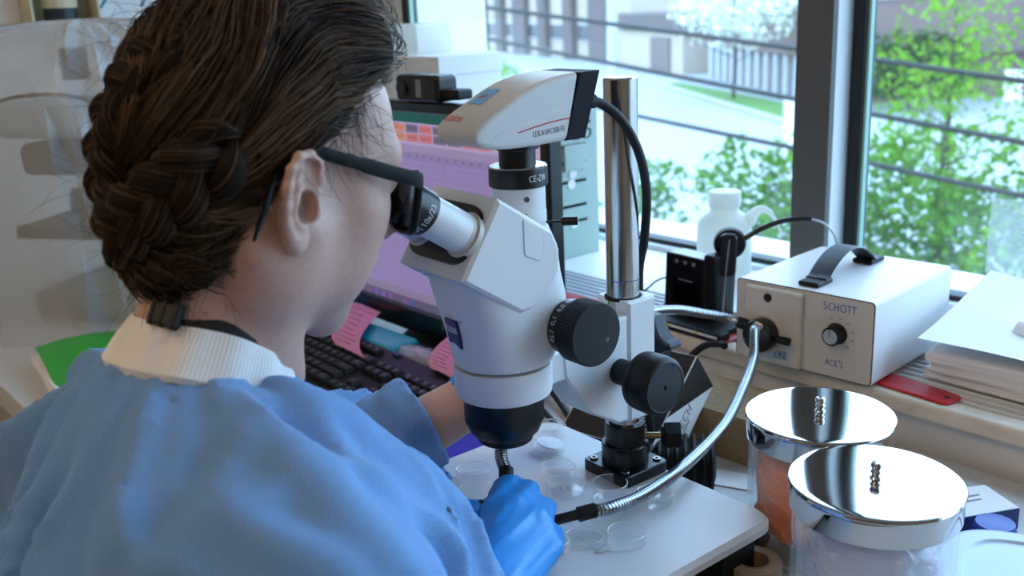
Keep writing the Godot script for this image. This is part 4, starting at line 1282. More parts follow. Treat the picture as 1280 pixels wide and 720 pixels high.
func computer() -> void:
	var sm := mat("screen_glow", Color(0.02, 0.02, 0.02), 0.3)
	sm.emission_enabled = true
	sm.emission_operator = BaseMaterial3D.EMISSION_OP_MULTIPLY
	sm.emission = Color.WHITE
	sm.emission_texture = screen_image()
	sm.emission_energy_multiplier = 0.12
	var m := thing("monitor", "black flat monitor showing a purple spreadsheet behind the keyboard", "monitor", Vector3(-1.143, 0.7205, -0.84), 0.0)
	var fr := Geo.new()
	fr.box(Vector3(0.498, 0.038, 0.024), Vector3(0, 0.0345, 0.008), 0.004, 2)
	fr.box(Vector3(0.498, 0.016, 0.024), Vector3(0, 0.361, 0.008), 0.004, 2)
	fr.box(Vector3(0.018, 0.344, 0.024), Vector3(0.2405, 0.2005, 0.008), 0.004, 2)
	fr.box(Vector3(0.018, 0.344, 0.024), Vector3(-0.2405, 0.2005, 0.008), 0.004, 2)
	part("bezel", fr, M.black_gloss_soft, m)
	part("back", Geo.new().box(Vector3(0.36, 0.26, 0.034), Vector3(-0.02, 0.20, -0.018), 0.012, 3), M.black_plastic, m)
	var q := QuadMesh.new()
	q.size = Vector2(0.466, 0.302)
	var sc := part("screen", q, sm, m, T(Vector3(0, 0.203, 0.0120)))
	var al := AreaLight3D.new()
	al.name = "glow"
	al.area_size = Vector2(0.44, 0.30)
	al.light_color = Color(0.80, 0.70, 1.0)
	al.light_energy = 0.004
	al.shadow_enabled = true
	sc.add_child(al)
	al.rotation.y = PI
	al.position.z = 0.004
	text("ViewSonic", 0.0085, M.print_grey, m, T(Vector3(0.030, 0.0415, 0.0203)), "Droid Sans", 0.0002)
	var nk := Geo.new()
	nk.box(Vector3(0.07, 0.12, 0.03), Vector3(0, 0.07, -0.045), 0.006, 2)
	part("neck", nk, M.black_plastic, m)
	part("base", Geo.new().lathe([[0.0, 0.0], [0.118, 0.0], [0.120, 0.003], [0.112, 0.010], [0.0, 0.014]], 48, Vector3(0, 0, -0.02), 1.0, 0.72), M.black_gloss_soft, m)
	var ring := Geo.new()
	var rp := []
	for i in 25:
		var a := PI * (0.15 + 0.7 * i / 24.0)
		rp.append(Vector3(0.075 + cos(a) * 0.028, 0.0305 - sin(a) * 0.006, 0.020 + sin(a) * 0.012))
	part("chrome_trim", ring.tube(rp, 0.0016, 8), M.chrome, m)
	var pl := mat("power_glow", Color(0.2, 0.2, 0.9), 0.3)
	pl.emission_enabled = true
	pl.emission = Color(0.25, 0.25, 1.0)
	pl.emission_energy_multiplier = 0.6
	part("power_light", Geo.new().box(Vector3(0.014, 0.003, 0.003), Vector3(0.080, 0.0285, 0.0305), 0.001), pl, m)
	var wc := thing("webcam", "black webcam with a pale label perched on the monitor's top edge", "webcam", Vector3(-1.155, 1.0895, -0.832), 0.1)
	part("body", Geo.new().box(Vector3(0.090, 0.037, 0.040), Vector3(0, 0.0195, 0), 0.007, 3), M.black_gloss_soft, wc)
	part("label", Geo.new().box(Vector3(0.011, 0.024, 0.0008), Vector3(0.006, 0.020, 0.0202), 0.0003), M.print_grey, wc)
	part("clip", Geo.new().box(Vector3(0.034, 0.014, 0.030), Vector3(0.060, 0.012, -0.002), 0.004, 2), M.black_plastic, wc)
	part("lens", Geo.new().lathe([[0.0, 0.0], [0.011, 0.0], [0.010, 0.004], [0.0, 0.005]], 24), M.black_gloss, wc, Transform3D(Basis(Vector3.RIGHT, Vector3.BACK, Vector3.DOWN), Vector3(-0.028, 0.020, 0.0195)))
	# keyboard
	var k := thing("keyboard", "black computer keyboard lying below the monitor", "keyboard", Vector3(-1.195, 0.7205, -0.655), deg_to_rad(-1.0))
	var tilt := Basis(Vector3.RIGHT, 0.06)
	part("tray", Geo.new().box(Vector3(0.460, 0.014, 0.178), Vector3(0, 0.010, 0), 0.005, 3), M.black_plastic, k, Transform3D(tilt, Vector3.ZERO))
	var shapes := {}
	var rows := [
		[0.074, [[-0.208, 1.0]], 0.0], [0.074, [], 0.0]]
	var list := []   # [x, z, width in units]
	var u := 0.0188
	for i in 13:
		list.append([-0.208 + u * (i + (0.9 if i > 0 else 0.0) + (0.4 if i > 4 else 0.0) + (0.4 if i > 8 else 0.0)) * 0.93, -0.066, 1.0])
	var widths := [[1, 1, 1, 1, 1, 1, 1, 1, 1, 1, 1, 1, 1, 2], [1.5, 1, 1, 1, 1, 1, 1, 1, 1, 1, 1, 1, 1, 1.5], [1.75, 1, 1, 1, 1, 1, 1, 1, 1, 1, 1, 1, 2.25], [2.25, 1, 1, 1, 1, 1, 1, 1, 1, 1, 1, 2.75], [1.25, 1.25, 1.25, 6.25, 1.25, 1.25, 1.25, 1.25]]
	for r in 5:
		var x := -0.217
		for w in widths[r]:
			list.append([x + w * u * 0.5, -0.040 + r * u, float(w)])
			x += w * u
	for r in 2:
		for c in 3:
			list.append([0.084 + c * u, -0.040 + r * u, 1.0])
	for c in 3:
		list.append([0.084 + c * u, -0.040 + 4 * u, 1.0])
	list.append([0.084 + u, -0.040 + 3 * u, 1.0])
	for r in 5:
		for c in 4:
			if (c < 3 or r == 0 or r == 1 or r == 3) and not (r == 4 and c == 1):
				list.append([0.153 + c * u + (u * 0.5 if r == 4 and c == 0 else 0.0), -0.040 + r * u, 2.0 if r == 4 and c == 0 else 1.0])
	for e in list:
		if not shapes.has(e[2]):
			var w: float = e[2] * u - 0.0022
			var g := Geo.new()
			var rg := []
			for s in [[0.0, 0.0, 0.0005], [0.006, 0.0012, 0.0012], [0.0075, 0.0026, 0.0016]]:
				var p := PackedVector3Array()
				for c in round_poly(P2([-w / 2 + s[1], -0.0082 + s[1], w / 2 - s[1], -0.0082 + s[1], w / 2 - s[1], 0.0082 - s[1], -w / 2 + s[1], 0.0082 - s[1]]), s[2], 1):
					p.append(Vector3(c.x, s[0], c.y))
				rg.append(p)
			g.loft(rg)
			shapes[e[2]] = g.mesh(30)
		part("key", shapes[e[2]], M.key_black, k, Transform3D(tilt, tilt * Vector3(e[0], 0.0172, e[1])))
	var lg := Geo.new()
	var rng := RandomNumberGenerator.new()
	rng.seed = 77
	for e in list:
		if e[2] <= 2.3:
			lg.x = Transform3D(tilt, tilt * Vector3(e[0] - 0.002, 0.02485, e[1] - 0.001))
			lg.box(Vector3(0.0030 * rng.randf_range(0.7, 1.2), 0.0002, 0.0034))
	var lp := part("key_print", lg, M.print_grey, k)
	lp.set_meta("kind", "stuff")
	part("blue_key", Geo.new().box(Vector3(0.016, 0.004, 0.007), Vector3.ZERO, 0.001), M.key_blue, k, Transform3D(tilt, tilt * Vector3(0.062, 0.0185, -0.080)))
	part("blue_key", Geo.new().box(Vector3(0.016, 0.004, 0.007), Vector3.ZERO, 0.001), M.key_blue, k, Transform3D(tilt, tilt * Vector3(-0.060, 0.0185, -0.080)))
	# pink notes bending from the bezel down to the keyboard
	note("long pink paper note bent from the monitor bezel down onto the keyboard", Vector3(-1.330, 0.7560, -0.8165), Vector3(-1.180, 0.7500, -0.690), 0.078)
	note("second pink paper note half hidden behind the white microscope", Vector3(-1.085, 0.7560, -0.8165), Vector3(-1.012, 0.7480, -0.730), 0.055)
	# packets lying between monitor and keyboard
	var tp := thing("teal_packet", "teal plastic packet lying under the monitor behind the pink note", "packet", Vector3(-1.270, 0.7205, -0.762), 0.06)
	part("pouch", Geo.new().box(Vector3(0.215, 0.024, 0.062), Vector3(0, 0.012, 0), 0.010, 3), M.teal_plastic, tp)
	part("band", Geo.new().box(Vector3(0.034, 0.0255, 0.0635), Vector3(-0.062, 0.0123, 0), 0.010, 3), M.pale_teal, tp)
	var bb := thing("blue_carton", "light blue carton at the foot of the monitor below the chin", "carton", Vector3(-1.440, 0.7205, -0.770), 0.06)
	part("carton", Geo.new().box(Vector3(0.105, 0.030, 0.050), Vector3(0, 0.015, 0), 0.002), M.carton_blue, bb)
	part("label", Geo.new().box(Vector3(0.040, 0.022, 0.0006), Vector3(0.022, 0.015, 0.0252)), M.pale_teal, bb)
	var cr := crumple(0.040, 0.030, 30, 8, 0.25, 61, 0.0)
	one("clear_bag", cr, M.film_white, "crinkled clear bag lying under the monitor's chrome trim", "bag", Transform3D(Basis().scaled(Vector3(1.6, 0.8, 0.62)), Vector3(-1.120, 0.7205, -0.768)))

func note(label: String, a: Vector3, b: Vector3, w: float) -> void:
	var n := thing("paper_note", label, "note", a, 0.0, "pink notes hanging from the monitor")
	var d := b - a
	var rows := []
	for i in 11:
		var t := i / 10.0
		var p := Vector3(d.x * t, d.y * t + 0.004 * sin(PI * t) , d.z * sin(t * PI / 2 * 0.9) / sin(PI / 2 * 0.9) + 0.004)
		var r := []
		for j in 5:
			r.append(p + Vector3((j / 4.0 - 0.5) * w, 0.001 * sin(j * 1.3), 0))
		rows.append(r)
	part("sheet", Geo.new().sheet(rows, 0.0003), M.pink_paper, n)
	var rng := RandomNumberGenerator.new()
	rng.seed = int(w * 10000)
	for k in 8:
		var i := 1 + k
		var p0: Vector3 = rows[i][0].lerp(rows[i][4], 0.14)
		var p1: Vector3 = rows[i][0].lerp(rows[i][4], rng.randf_range(0.6, 0.88))
		var q := []
		for s in 14:
			q.append(p0.lerp(p1, s / 13.0) + Vector3(0, 0.0011 , 0.0016 * (1 if s % 2 else -1) * rng.randf()))
		part("handwriting", Geo.new().tube(q, 0.00035, 4), M.pencil, n)

# ---------- what stands on the ledge ----------
func ledge_things() -> void:
	var y := 0.7772
	# stack of white cartons beside the far end of the window
	for i in 3:
		var c := thing("lidded_carton", ["white lidded carton at the bottom of the window stack", "white lidded carton in the middle of the window stack", "topmost white lidded carton of the window stack"][i], "carton", Vector3(-1.573 - 0.003 * i, y + i * 0.1165, -1.208), 0.03 - 0.02 * i, "white cartons stacked on the ledge")
		part("tray", Geo.new().box(Vector3(0.104, 0.112, 0.150), Vector3(0, 0.056, 0), 0.002), M.box_white, c)
		part("lid", Geo.new().box(Vector3(0.109, 0.036, 0.155), Vector3(0, 0.0985, 0), 0.002), M.box_white, c)
	var w := thing("tall_carton", "tall narrow white carton next to the end of the first window", "carton", Vector3(-1.735, y, -1.235), 0.0)
	part("body", Geo.new().box(Vector3(0.125, 0.345, 0.10), Vector3(0, 0.1725, 0), 0.003), M.box_white, w)
	part("lid", Geo.new().box(Vector3(0.118, 0.062, 0.094), Vector3(0, 0.376, 0), 0.008, 2), M.bottle_white, w)
	# slotted metal rack end behind the monitor
	var r := thing("slotted_rack", "pale green slotted metal rack with black numerals behind the monitor", "rack", Vector3(-1.2415, y, -1.205), 0.0)
	var pz := 0.062
	var pg := Geo.new()
	var ys := [0.000, 0.062, 0.0675, 0.090, 0.0955, 0.133, 0.1385, 0.166, 0.1715, 0.196, 0.2015, 0.268]
	pg.box(Vector3(0.004, 0.268, 0.029), Vector3(0, 0.134, -0.0355), 0.0)
	for i in range(0, ys.size() - 1, 2):
		pg.box(Vector3(0.004, ys[i + 1] - ys[i], 0.081), Vector3(0, (ys[i] + ys[i + 1]) / 2, 0.0195), 0.0)
	part("end_plate", pg, M.pale_green_metal, r)
	part("back_plate", Geo.new().box(Vector3(0.10, 0.268, 0.003), Vector3(-0.05, 0.134, -0.0485), 0.0), M.pale_green_metal, r)
	part("shelf", Geo.new().box(Vector3(0.10, 0.003, 0.106), Vector3(-0.052, 0.266, 0.005), 0.0), M.pale_green_metal, r)
	part("front_plate", Geo.new().box(Vector3(0.10, 0.268, 0.003), Vector3(-0.05, 0.134, 0.0585), 0.0), M.pale_green_metal, r)
	part("inner_plate", Geo.new().box(Vector3(0.004, 0.262, 0.106), Vector3(-0.100, 0.134, 0.005), 0.0), M.pale_green_metal, r)
	part("clip_plate", Geo.new().box(Vector3(0.006, 0.045, 0.050), Vector3(0.005, 0.178, 0.010), 0.002), M.pale_green_metal, r)
	text("15", 0.030, M.print_black, r, Transform3D(Basis(Vector3(0, 0, -1), Vector3.UP, Vector3.RIGHT), Vector3(0.0022, 0.222, -0.012)), "Droid Serif", 0.0004, "lettering", 1.2)
	for k in [[0.150, 0.012], [0.132, 0.016], [0.062, 0.012]]:
		part("round_tab", Geo.new().lathe([[0.0, -0.001], [0.009, -0.001], [0.009, 0.001], [0.0, 0.001]], 20), M.paper, r, Transform3D(Basis(Vector3.DOWN, Vector3.RIGHT, Vector3.BACK), Vector3(0.0022, k[0], k[1])))
	# wash bottle
	var b := thing("wash_bottle", "white plastic wash bottle with bent spout against the first window", "bottle", Vector3(-0.966, y, -1.262), 0.55)
	part("body", Geo.new().lathe([[0.0, 0.0], [0.038, 0.0], [0.0425, 0.003], [0.0430, 0.008], [0.0430, 0.080], [0.0410, 0.092], [0.034, 0.101], [0.026, 0.106], [0.0225, 0.110], [0.0225, 0.118], [0.0, 0.118]], 56), M.bottle_white, b)
	var cap := Geo.new()
	cap.lathe([[0.0, 0.116], [0.0250, 0.116], [0.0255, 0.117], [0.0255, 0.122], [0.0248, 0.123], [0.0255, 0.124], [0.0255, 0.129], [0.0248, 0.130], [0.0255, 0.131], [0.0255, 0.138], [0.0240, 0.1395], [0.0, 0.1395]], 48)
	part("cap", cap, M.bottle_white, b)
	part("spout", Geo.new().tube(curve([Vector3(0.036, 0.090, 0), Vector3(0.046, 0.104, 0), Vector3(0.056, 0.111, 0), Vector3(0.068, 0.108, 0), Vector3(0.080, 0.092, 0), Vector3(0.090, 0.070, 0)], 0.004), [0.012, 0.0115, 0.011, 0.0105, 0.010, 0.0095, 0.009, 0.0085, 0.008, 0.0075, 0.007, 0.0065, 0.006, 0.0055, 0.005, 0.0047, 0.0044, 0.0041, 0.0038, 0.0035, 0.0032, 0.003, 0.0028, 0.0026, 0.0024, 0.0022, 0.002, 0.002, 0.002, 0.002, 0.002, 0.002, 0.002, 0.002, 0.002, 0.002, 0.002, 0.002, 0.002, 0.002], 16), M.bottle_white, b)
	# telephone base with a headset on its dock
	var p := thing("desk_telephone", "black telephone base standing on the ledge left of the lamp box", "telephone", Vector3(-0.862, y, -1.045), deg_to_rad(-4))
	part("foot", Geo.new().box(Vector3(0.145, 0.010, 0.085), Vector3(0.015, 0.0052, -0.01), 0.003, 2), M.black_plastic, p)
	var bx := part("body", Geo.new().box(Vector3(0.098, 0.082, 0.040), Vector3(0, 0.050, -0.022), 0.004, 2), M.black_gloss_soft, p, T(Vector3.ZERO, Vector3(-0.05, 0, 0)))
	part("display", Geo.new().box(Vector3(0.052, 0.050, 0.001), Vector3(-0.006, 0.045, -0.0020), 0.0003), M.navy_screen, bx)
	for i in 3:
		part("button", Geo.new().box(Vector3(0.006, 0.005, 0.001), Vector3(-0.026 + i * 0.016, 0.081, -0.0018), 0.0004), M.print_grey, bx)
	part("brand_strip", Geo.new().box(Vector3(0.026, 0.0016, 0.0006), Vector3(-0.008, 0.056, -0.0012)), M.print_grey, bx)
	part("dock_post", Geo.new().box(Vector3(0.022, 0.092, 0.030), Vector3(0.040, 0.055, -0.014), 0.005, 2), M.black_plastic, p)
	part("cord", Geo.new().tube(curve([Vector3(-0.048, 0.040, -0.03), Vector3(-0.065, 0.044, -0.03), Vector3(-0.085, 0.036, -0.025), Vector3(-0.105, 0.018, -0.02), Vector3(-0.135, 0.003, -0.02)], 0.005), 0.0013, 8), M.black_rubber, p)
	var h := thing("headset", "black headset with slim bow and pale microphone stalk hanging on the telephone base", "headset", Vector3(-0.812, 0.880, -1.070), deg_to_rad(37))
	var ez := Basis(Vector3.RIGHT, Vector3.BACK, Vector3.DOWN)
	part("ear_cup", Geo.new().lathe([[0.0, -0.014], [0.018, -0.014], [0.0215, -0.010], [0.0220, -0.002], [0.0205, 0.004], [0.014, 0.007], [0.0, 0.008]], 40), M.black_plastic, h, Transform3D(ez, Vector3(0.002, 0.010, -0.004)))
	var rpoly := round_poly(P2([-0.0120, -0.032, 0.0105, -0.032, 0.0125, 0.027, -0.0105, 0.027]), 0.0085, 5)
	part("yoke", Geo.new().prism(rpoly, 0.004, 0.014, 0.002), M.black_gloss_soft, h)
	part("stalk", Geo.new().tube([Vector3(0.0015, 0.020, 0.0145), Vector3(-0.003, -0.030, 0.0155), Vector3(-0.006, -0.080, 0.018), Vector3(-0.010, -0.094, 0.019)], [0.0012, 0.0011, 0.0014, 0.0024], 8), M.silver_trim, h)
	part("bow", Geo.new().tube(curve([Vector3(0.018, 0.015, -0.005), Vector3(0.045, 0.031, -0.008), Vector3(0.075, 0.041, -0.012), Vector3(0.108, 0.042, -0.016)], 0.006), 0.0038, 12), M.black_gloss_soft, h)
	part("wire_bow", Geo.new().tube(curve([Vector3(0.106, 0.042, -0.016), Vector3(0.125, 0.035, -0.020), Vector3(0.140, 0.017, -0.024), Vector3(0.146, -0.012, -0.028)], 0.006), 0.0016, 8), M.silver_trim, h)
	var lb := thing("label_strip", "black slab with a pale label strip lying below the telephone base", "slab", Vector3(-0.830, y, -1.004), deg_to_rad(-2))
	part("slab", Geo.new().box(Vector3(0.135, 0.013, 0.020), Vector3(0, 0.0067, 0), 0.002), M.black_plastic, lb)
	part("strip", Geo.new().box(Vector3(0.120, 0.0035, 0.0006), Vector3(0.002, 0.0080, 0.0102)), M.print_white, lb)
	for i in 2:
		part("mark", Geo.new().box(Vector3(0.004, 0.0036, 0.0008), Vector3(-0.022 + i * 0.05, 0.0080, 0.0103)), M.print_yellow, lb)
	# red plastic binding strips
	var rd := thing("red_strip", "red plastic strip with a punched hole sticking out below the paper stack", "strip", Vector3(-0.515, y, -1.018), deg_to_rad(-6))
	var rg := Geo.new()
	rg.x = Transform3D(Basis(Vector3.RIGHT, Vector3(0, 0, -1), Vector3.UP), Vector3.ZERO)
	rg.prism(round_poly(P2([-0.060, -0.0195, 0.056, -0.0165, 0.056, 0.0165, -0.060, 0.0195]), 0.011, 6), 0.0, 0.0034, 0.0012)
	part("strip", rg, M.red_plastic, rd)
	part("hole", Geo.new().lathe([[0.0, 0.0030], [0.0034, 0.0030], [0.0034, 0.0037], [0.0, 0.0037]], 16, Vector3.ZERO, 1.2, 0.8), M.hole_shade, rd, T(Vector3(0.045, 0, 0.0)))  # flat dark disc painting the shade inside the punched hole
	var r2 := Geo.new()
	r2.box(Vector3(0.33, 0.0030, 0.034), Vector3(0, 0.0015, 0), 0.001)
	one("red_strip", r2, M.red_plastic, "long red plastic strip lying under the telephone base along the grille", "strip", T(Vector3(-0.925, y - 0.0002, -1.014), Vector3(0, 0.03, 0)))
	# papers beside the lamp box
	for i in 3:
		var sh: float = [0.0, 0.006, -0.004][i]
		var st := Geo.new()
		for k in 4:
			st.box(Vector3(0.275, 0.00295, 0.215), Vector3(sh + 0.0008 * sin(k * 2.3 + i), 0.0015 + k * 0.0029, 0.0008 * cos(k * 1.7 + i)), 0.0003)
		one("paper_stack", st, M.paper, ["lowest sheaf of white paper on the ledge beside the lamp box", "middle sheaf of white paper beside the lamp box", "upper sheaf of white paper under the curling sheet"][i], "paper", T(Vector3(-0.382, y + 0.0010 + i * 0.0120, -1.165), Vector3(0, deg_to_rad([-2.0, 1.5, 4.0][i]), 0)), "sheaves of paper on the ledge")
	var rows := []
	for i in 13:
		var r_ := []
		for j in 13:
			var s := i / 12.0
			var t := j / 12.0
			var pp := Vector3(-0.150 + 0.30 * s, 0.002, 0.116 - 0.245 * t)
			pp.y += 0.030 * pow(t, 1.6) * (1.0 - 0.7 * s) + 0.012 * pow(1.0 - s, 3.0) * (1.0 - t) + 0.006 * sin(s * 5.0 + t * 2.0)
			r_.append(pp)
		rows.append(r_)
	one("loose_sheet", Geo.new().sheet(rows, 0.0003), M.paper, "topmost white sheet curling up on the paper stack", "paper", T(Vector3(-0.385, y + 0.0415, -1.168), Vector3(0, deg_to_rad(7.0), 0)))
	var en := Geo.new()
	var er := []
	for i in 8:
		var row := []
		for j in 9:
			var s := i / 7.0
			var t := j / 8.0
			row.append(Vector3(-0.055 + 0.16 * s, 0.0105 * sin(PI * clampf(t, 0, 1)) * (1.0 - 0.3 * s) + 0.002, (t - 0.5) * 0.055 * (0.4 + 0.6 * sqrt(s + 0.02))))
		er.append(row)
	one("folded_sheet", en.sheet(er, 0.0006), M.paper, "rolled white sheet lying on top of the curling sheet", "paper", T(Vector3(-0.395, y + 0.0560, -1.125), Vector3(0, deg_to_rad(-8), 0.03)))
	one("green_slip", Geo.new().box(Vector3(0.09, 0.0006, 0.018), Vector3.ZERO, 0.0), M.green_print, "small dark green printed slip under the rolled sheet", "slip", T(Vector3(-0.345, y + 0.0555, -1.105), Vector3(0, deg_to_rad(-4), 0)))

# ---------- covered instrument, papers and wall in the far left corner ----------
func left_corner() -> void:
	var b := thing("covered_instrument", "pale grey instrument with dark column under the clear cover", "instrument", Vector3(-1.80, 0.7205, -0.585), 0.6)
	part("base", Geo.new().box(Vector3(0.20, 0.05, 0.22), Vector3(0, 0.025, 0), 0.012, 3), M.grey_paint, b)
	part("column", Geo.new().box(Vector3(0.07, 0.26, 0.08), Vector3(-0.01, 0.18, -0.05), 0.014, 3), M.grey_paint, b)
	part("stage", Geo.new().box(Vector3(0.22, 0.022, 0.16), Vector3(0, 0.155, 0.03), 0.006, 2), M.dark_paint, b)
	part("dark_band", Geo.new().box(Vector3(0.21, 0.055, 0.12), Vector3(0.0, 0.275, 0.02), 0.016, 3), M.dark_paint, b)
	part("head", Geo.new().box(Vector3(0.23, 0.060, 0.20), Vector3(0.0, 0.345, 0.02), 0.022, 4), M.pale_paint, b)
	part("turret", Geo.new().lathe([[0.0, 0.0], [0.028, 0.0], [0.032, 0.02], [0.026, 0.045], [0.0, 0.05]], 32), M.dark_paint, b, T(Vector3(0.01, 0.18, 0.06)))
	part("lamp_tube", Geo.new().lathe([[0.0, 0.0], [0.020, 0.0], [0.022, 0.006], [0.022, 0.046], [0.018, 0.052], [0.0, 0.052]], 28), M.dark_paint, b, T(Vector3(0.0, 0.405, 0.03)))
	part("knob", Geo.new().lathe([[0.0, 0.0], [0.030, 0.0], [0.032, 0.004], [0.032, 0.022], [0.0, 0.024]], 28), M.dark_paint, b, T(Vector3(0.05, 0.10, 0.02), Vector3(0, 0, -PI / 2)))
	part("cord", Geo.new().tube(curve([Vector3(-0.10, 0.372, 0.135), Vector3(-0.02, 0.388, 0.150), Vector3(0.06, 0.386, 0.135), Vector3(0.13, 0.350, 0.09), Vector3(0.15, 0.25, 0.03)], 0.01), 0.0035, 8), M.black_rubber, b)
	# the clear cover: one draped sheet
	var rings := []
	var f := FastNoiseLite.new()
	f.seed = 4
	f.frequency = 5.5
	for s in [[0.0, 1.08], [0.05, 1.04], [0.16, 1.02], [0.28, 1.02], [0.38, 1.0], [0.43, 0.93], [0.47, 0.78], [0.492, 0.52], [0.500, 0.2]]:
		var p := PackedVector3Array()
		for i in 72:
			var a := TAU * i / 72
			var q := Vector3(signf(cos(a)) * pow(absf(cos(a)), 0.62) * 0.235, s[0], signf(sin(a)) * pow(absf(sin(a)), 0.62) * 0.215) * Vector3(s[1], 1, s[1])
			var k: float = (f.get_noise_3d(cos(a) * 1.2, s[0] * 0.9, sin(a) * 1.2)) * 0.05 + 0.012 * sin(a * 9.0 + s[0] * 14.0) * (1.0 - s[0] * 1.6)
			q += Vector3(cos(a), 0.25 * (0.4 if s[0] > 0.05 else 0.0), sin(a)) * k
			p.append(q)
		rings.append(p)
	var cv := Geo.new()
	cv.loft(rings, false)
	var lid := PackedVector3Array()
	var top: PackedVector3Array = rings[-1]
	for i in 72:
		cv.tri(Vector3(0, 0.503, 0), top[(i + 1) % 72], top[i])
	one("dust_cover", cv, M.cover_film, "large crinkled clear plastic cover over the instrument in the left corner", "cover", T(Vector3(-1.79, 0.7208, -0.585), Vector3(0, 0.6, 0)))
	# papers below the cover
	var gs := Geo.new()
	var rows := []
	for i in 12:
		var r := []
		for j in 8:
			var s := i / 11.0
			var t := j / 7.0
			r.append(Vector3(-0.18 + 0.36 * s, 0.004 + 0.0030 * sin(s * 9.0 + t * 4.0) + 0.004 * sin(t * 8.0 - s * 3.0), 0.13 - 0.26 * t))
		rows.append(r)
	one("green_folder", gs.sheet(rows, 0.0008), M.green_plastic, "bright green plastic folder lying on the papers by the shoulder", "folder", T(Vector3(-1.365, 0.7445, -0.470), Vector3(0, deg_to_rad(-8), 0)))
	for i in 2:
		var pg := Geo.new()
		for k in 6:
			pg.box(Vector3(0.35, 0.0016, 0.25), Vector3(0.002 * sin(k * 3.1), 0.0009 + k * 0.0018, 0.002 * cos(k * 2.2)), 0.0)
		one("paper_pile", pg, M.paper, ["lower pile of white paper under the green folder", "upper pile of white paper under the green folder"][i], "paper", T(Vector3(-1.365 + i * 0.006, 0.7205 + i * 0.0108, -0.462), Vector3(0, deg_to_rad(-8 + i * 2), 0)), "paper piles under the green folder")
	var bk := thing("blue_notebook", "white notebook with blue cover edge lying beside the green folder", "notebook", Vector3(-1.285, 0.7205, -0.352), deg_to_rad(-10))
	part("cover", Geo.new().box(Vector3(0.20, 0.010, 0.07), Vector3(0, 0.005, 0), 0.001), M.notebook_blue, bk)
	part("sheet", Geo.new().box(Vector3(0.196, 0.0012, 0.066), Vector3(0, 0.0107, 0), 0.0), M.paper, bk)
	part("orange_tab", Geo.new().box(Vector3(0.06, 0.0010, 0.03), Vector3(-0.05, 0.0118, -0.012), 0.0), M.orange_fill, bk)
	# pinned sheets and a shelf pocket on the far wall
	var w1 := thing("wall_sheet", "white sheet with red writing pinned on the far wall", "sheet", Vector3(-2.297, 1.40, -0.52), PI / 2)
	part("sheet", Geo.new().box(Vector3(0.22, 0.36, 0.002), Vector3.ZERO), M.paper, w1)
	for i in 2:
		part("red_mark", Geo.new().box(Vector3(0.035, 0.010, 0.001), Vector3(0.04, -0.148 - i * 0.016, 0.0016)), M.print_red, w1)
	var w2 := thing("wall_drawing", "white sheet with crossing blue green lines pinned on the far wall", "sheet", Vector3(-2.297, 1.375, -0.885), PI / 2)
	part("sheet", Geo.new().box(Vector3(0.23, 0.34, 0.002), Vector3.ZERO), M.paper, w2)
	for q in [[-0.09, -0.13, 0.02, -0.02], [-0.09, -0.02, 0.06, -0.12], [0.0, -0.13, 0.09, -0.03], [-0.10, -0.06, -0.05, -0.02]]:
		part("line", Geo.new().tube([Vector3(q[0], q[1], 0.002), Vector3((q[0] + q[2]) / 2, (q[1] + q[3]) / 2 + 0.012, 0.002), Vector3(q[2], q[3], 0.002)], 0.0028, 6), M.print_teal, w2)
	var w3 := thing("wall_holder", "cream wall holder with a grey tin between the pinned sheets", "holder", Vector3(-2.26, 1.205, -0.700), PI / 2)
	part("tray", Geo.new().box(Vector3(0.14, 0.012, 0.075), Vector3(0, 0.006, 0), 0.002), M.cream_paint, w3)
	part("back", Geo.new().box(Vector3(0.14, 0.30, 0.006), Vector3(0, 0.15, -0.034), 0.002), M.cream_paint, w3)
	for s in [-0.067, 0.067]:
		part("cheek", Geo.new().box(Vector3(0.006, 0.30, 0.075), Vector3(s, 0.15, 0), 0.002), M.cream_paint, w3)
	var tin := thing("grey_tin", "dark grey tin with pale band standing in the wall holder", "tin", Vector3(-2.26, 1.2175, -0.700), PI / 2)
	part("body", Geo.new().lathe([[0.0, 0.0], [0.034, 0.0], [0.034, 0.030], [0.0, 0.030]], 32), M.dark_paint, tin)
	part("band", Geo.new().lathe([[0.0, 0.030], [0.0345, 0.030], [0.0345, 0.11], [0.0, 0.11]], 32), M.cream_paint, tin)

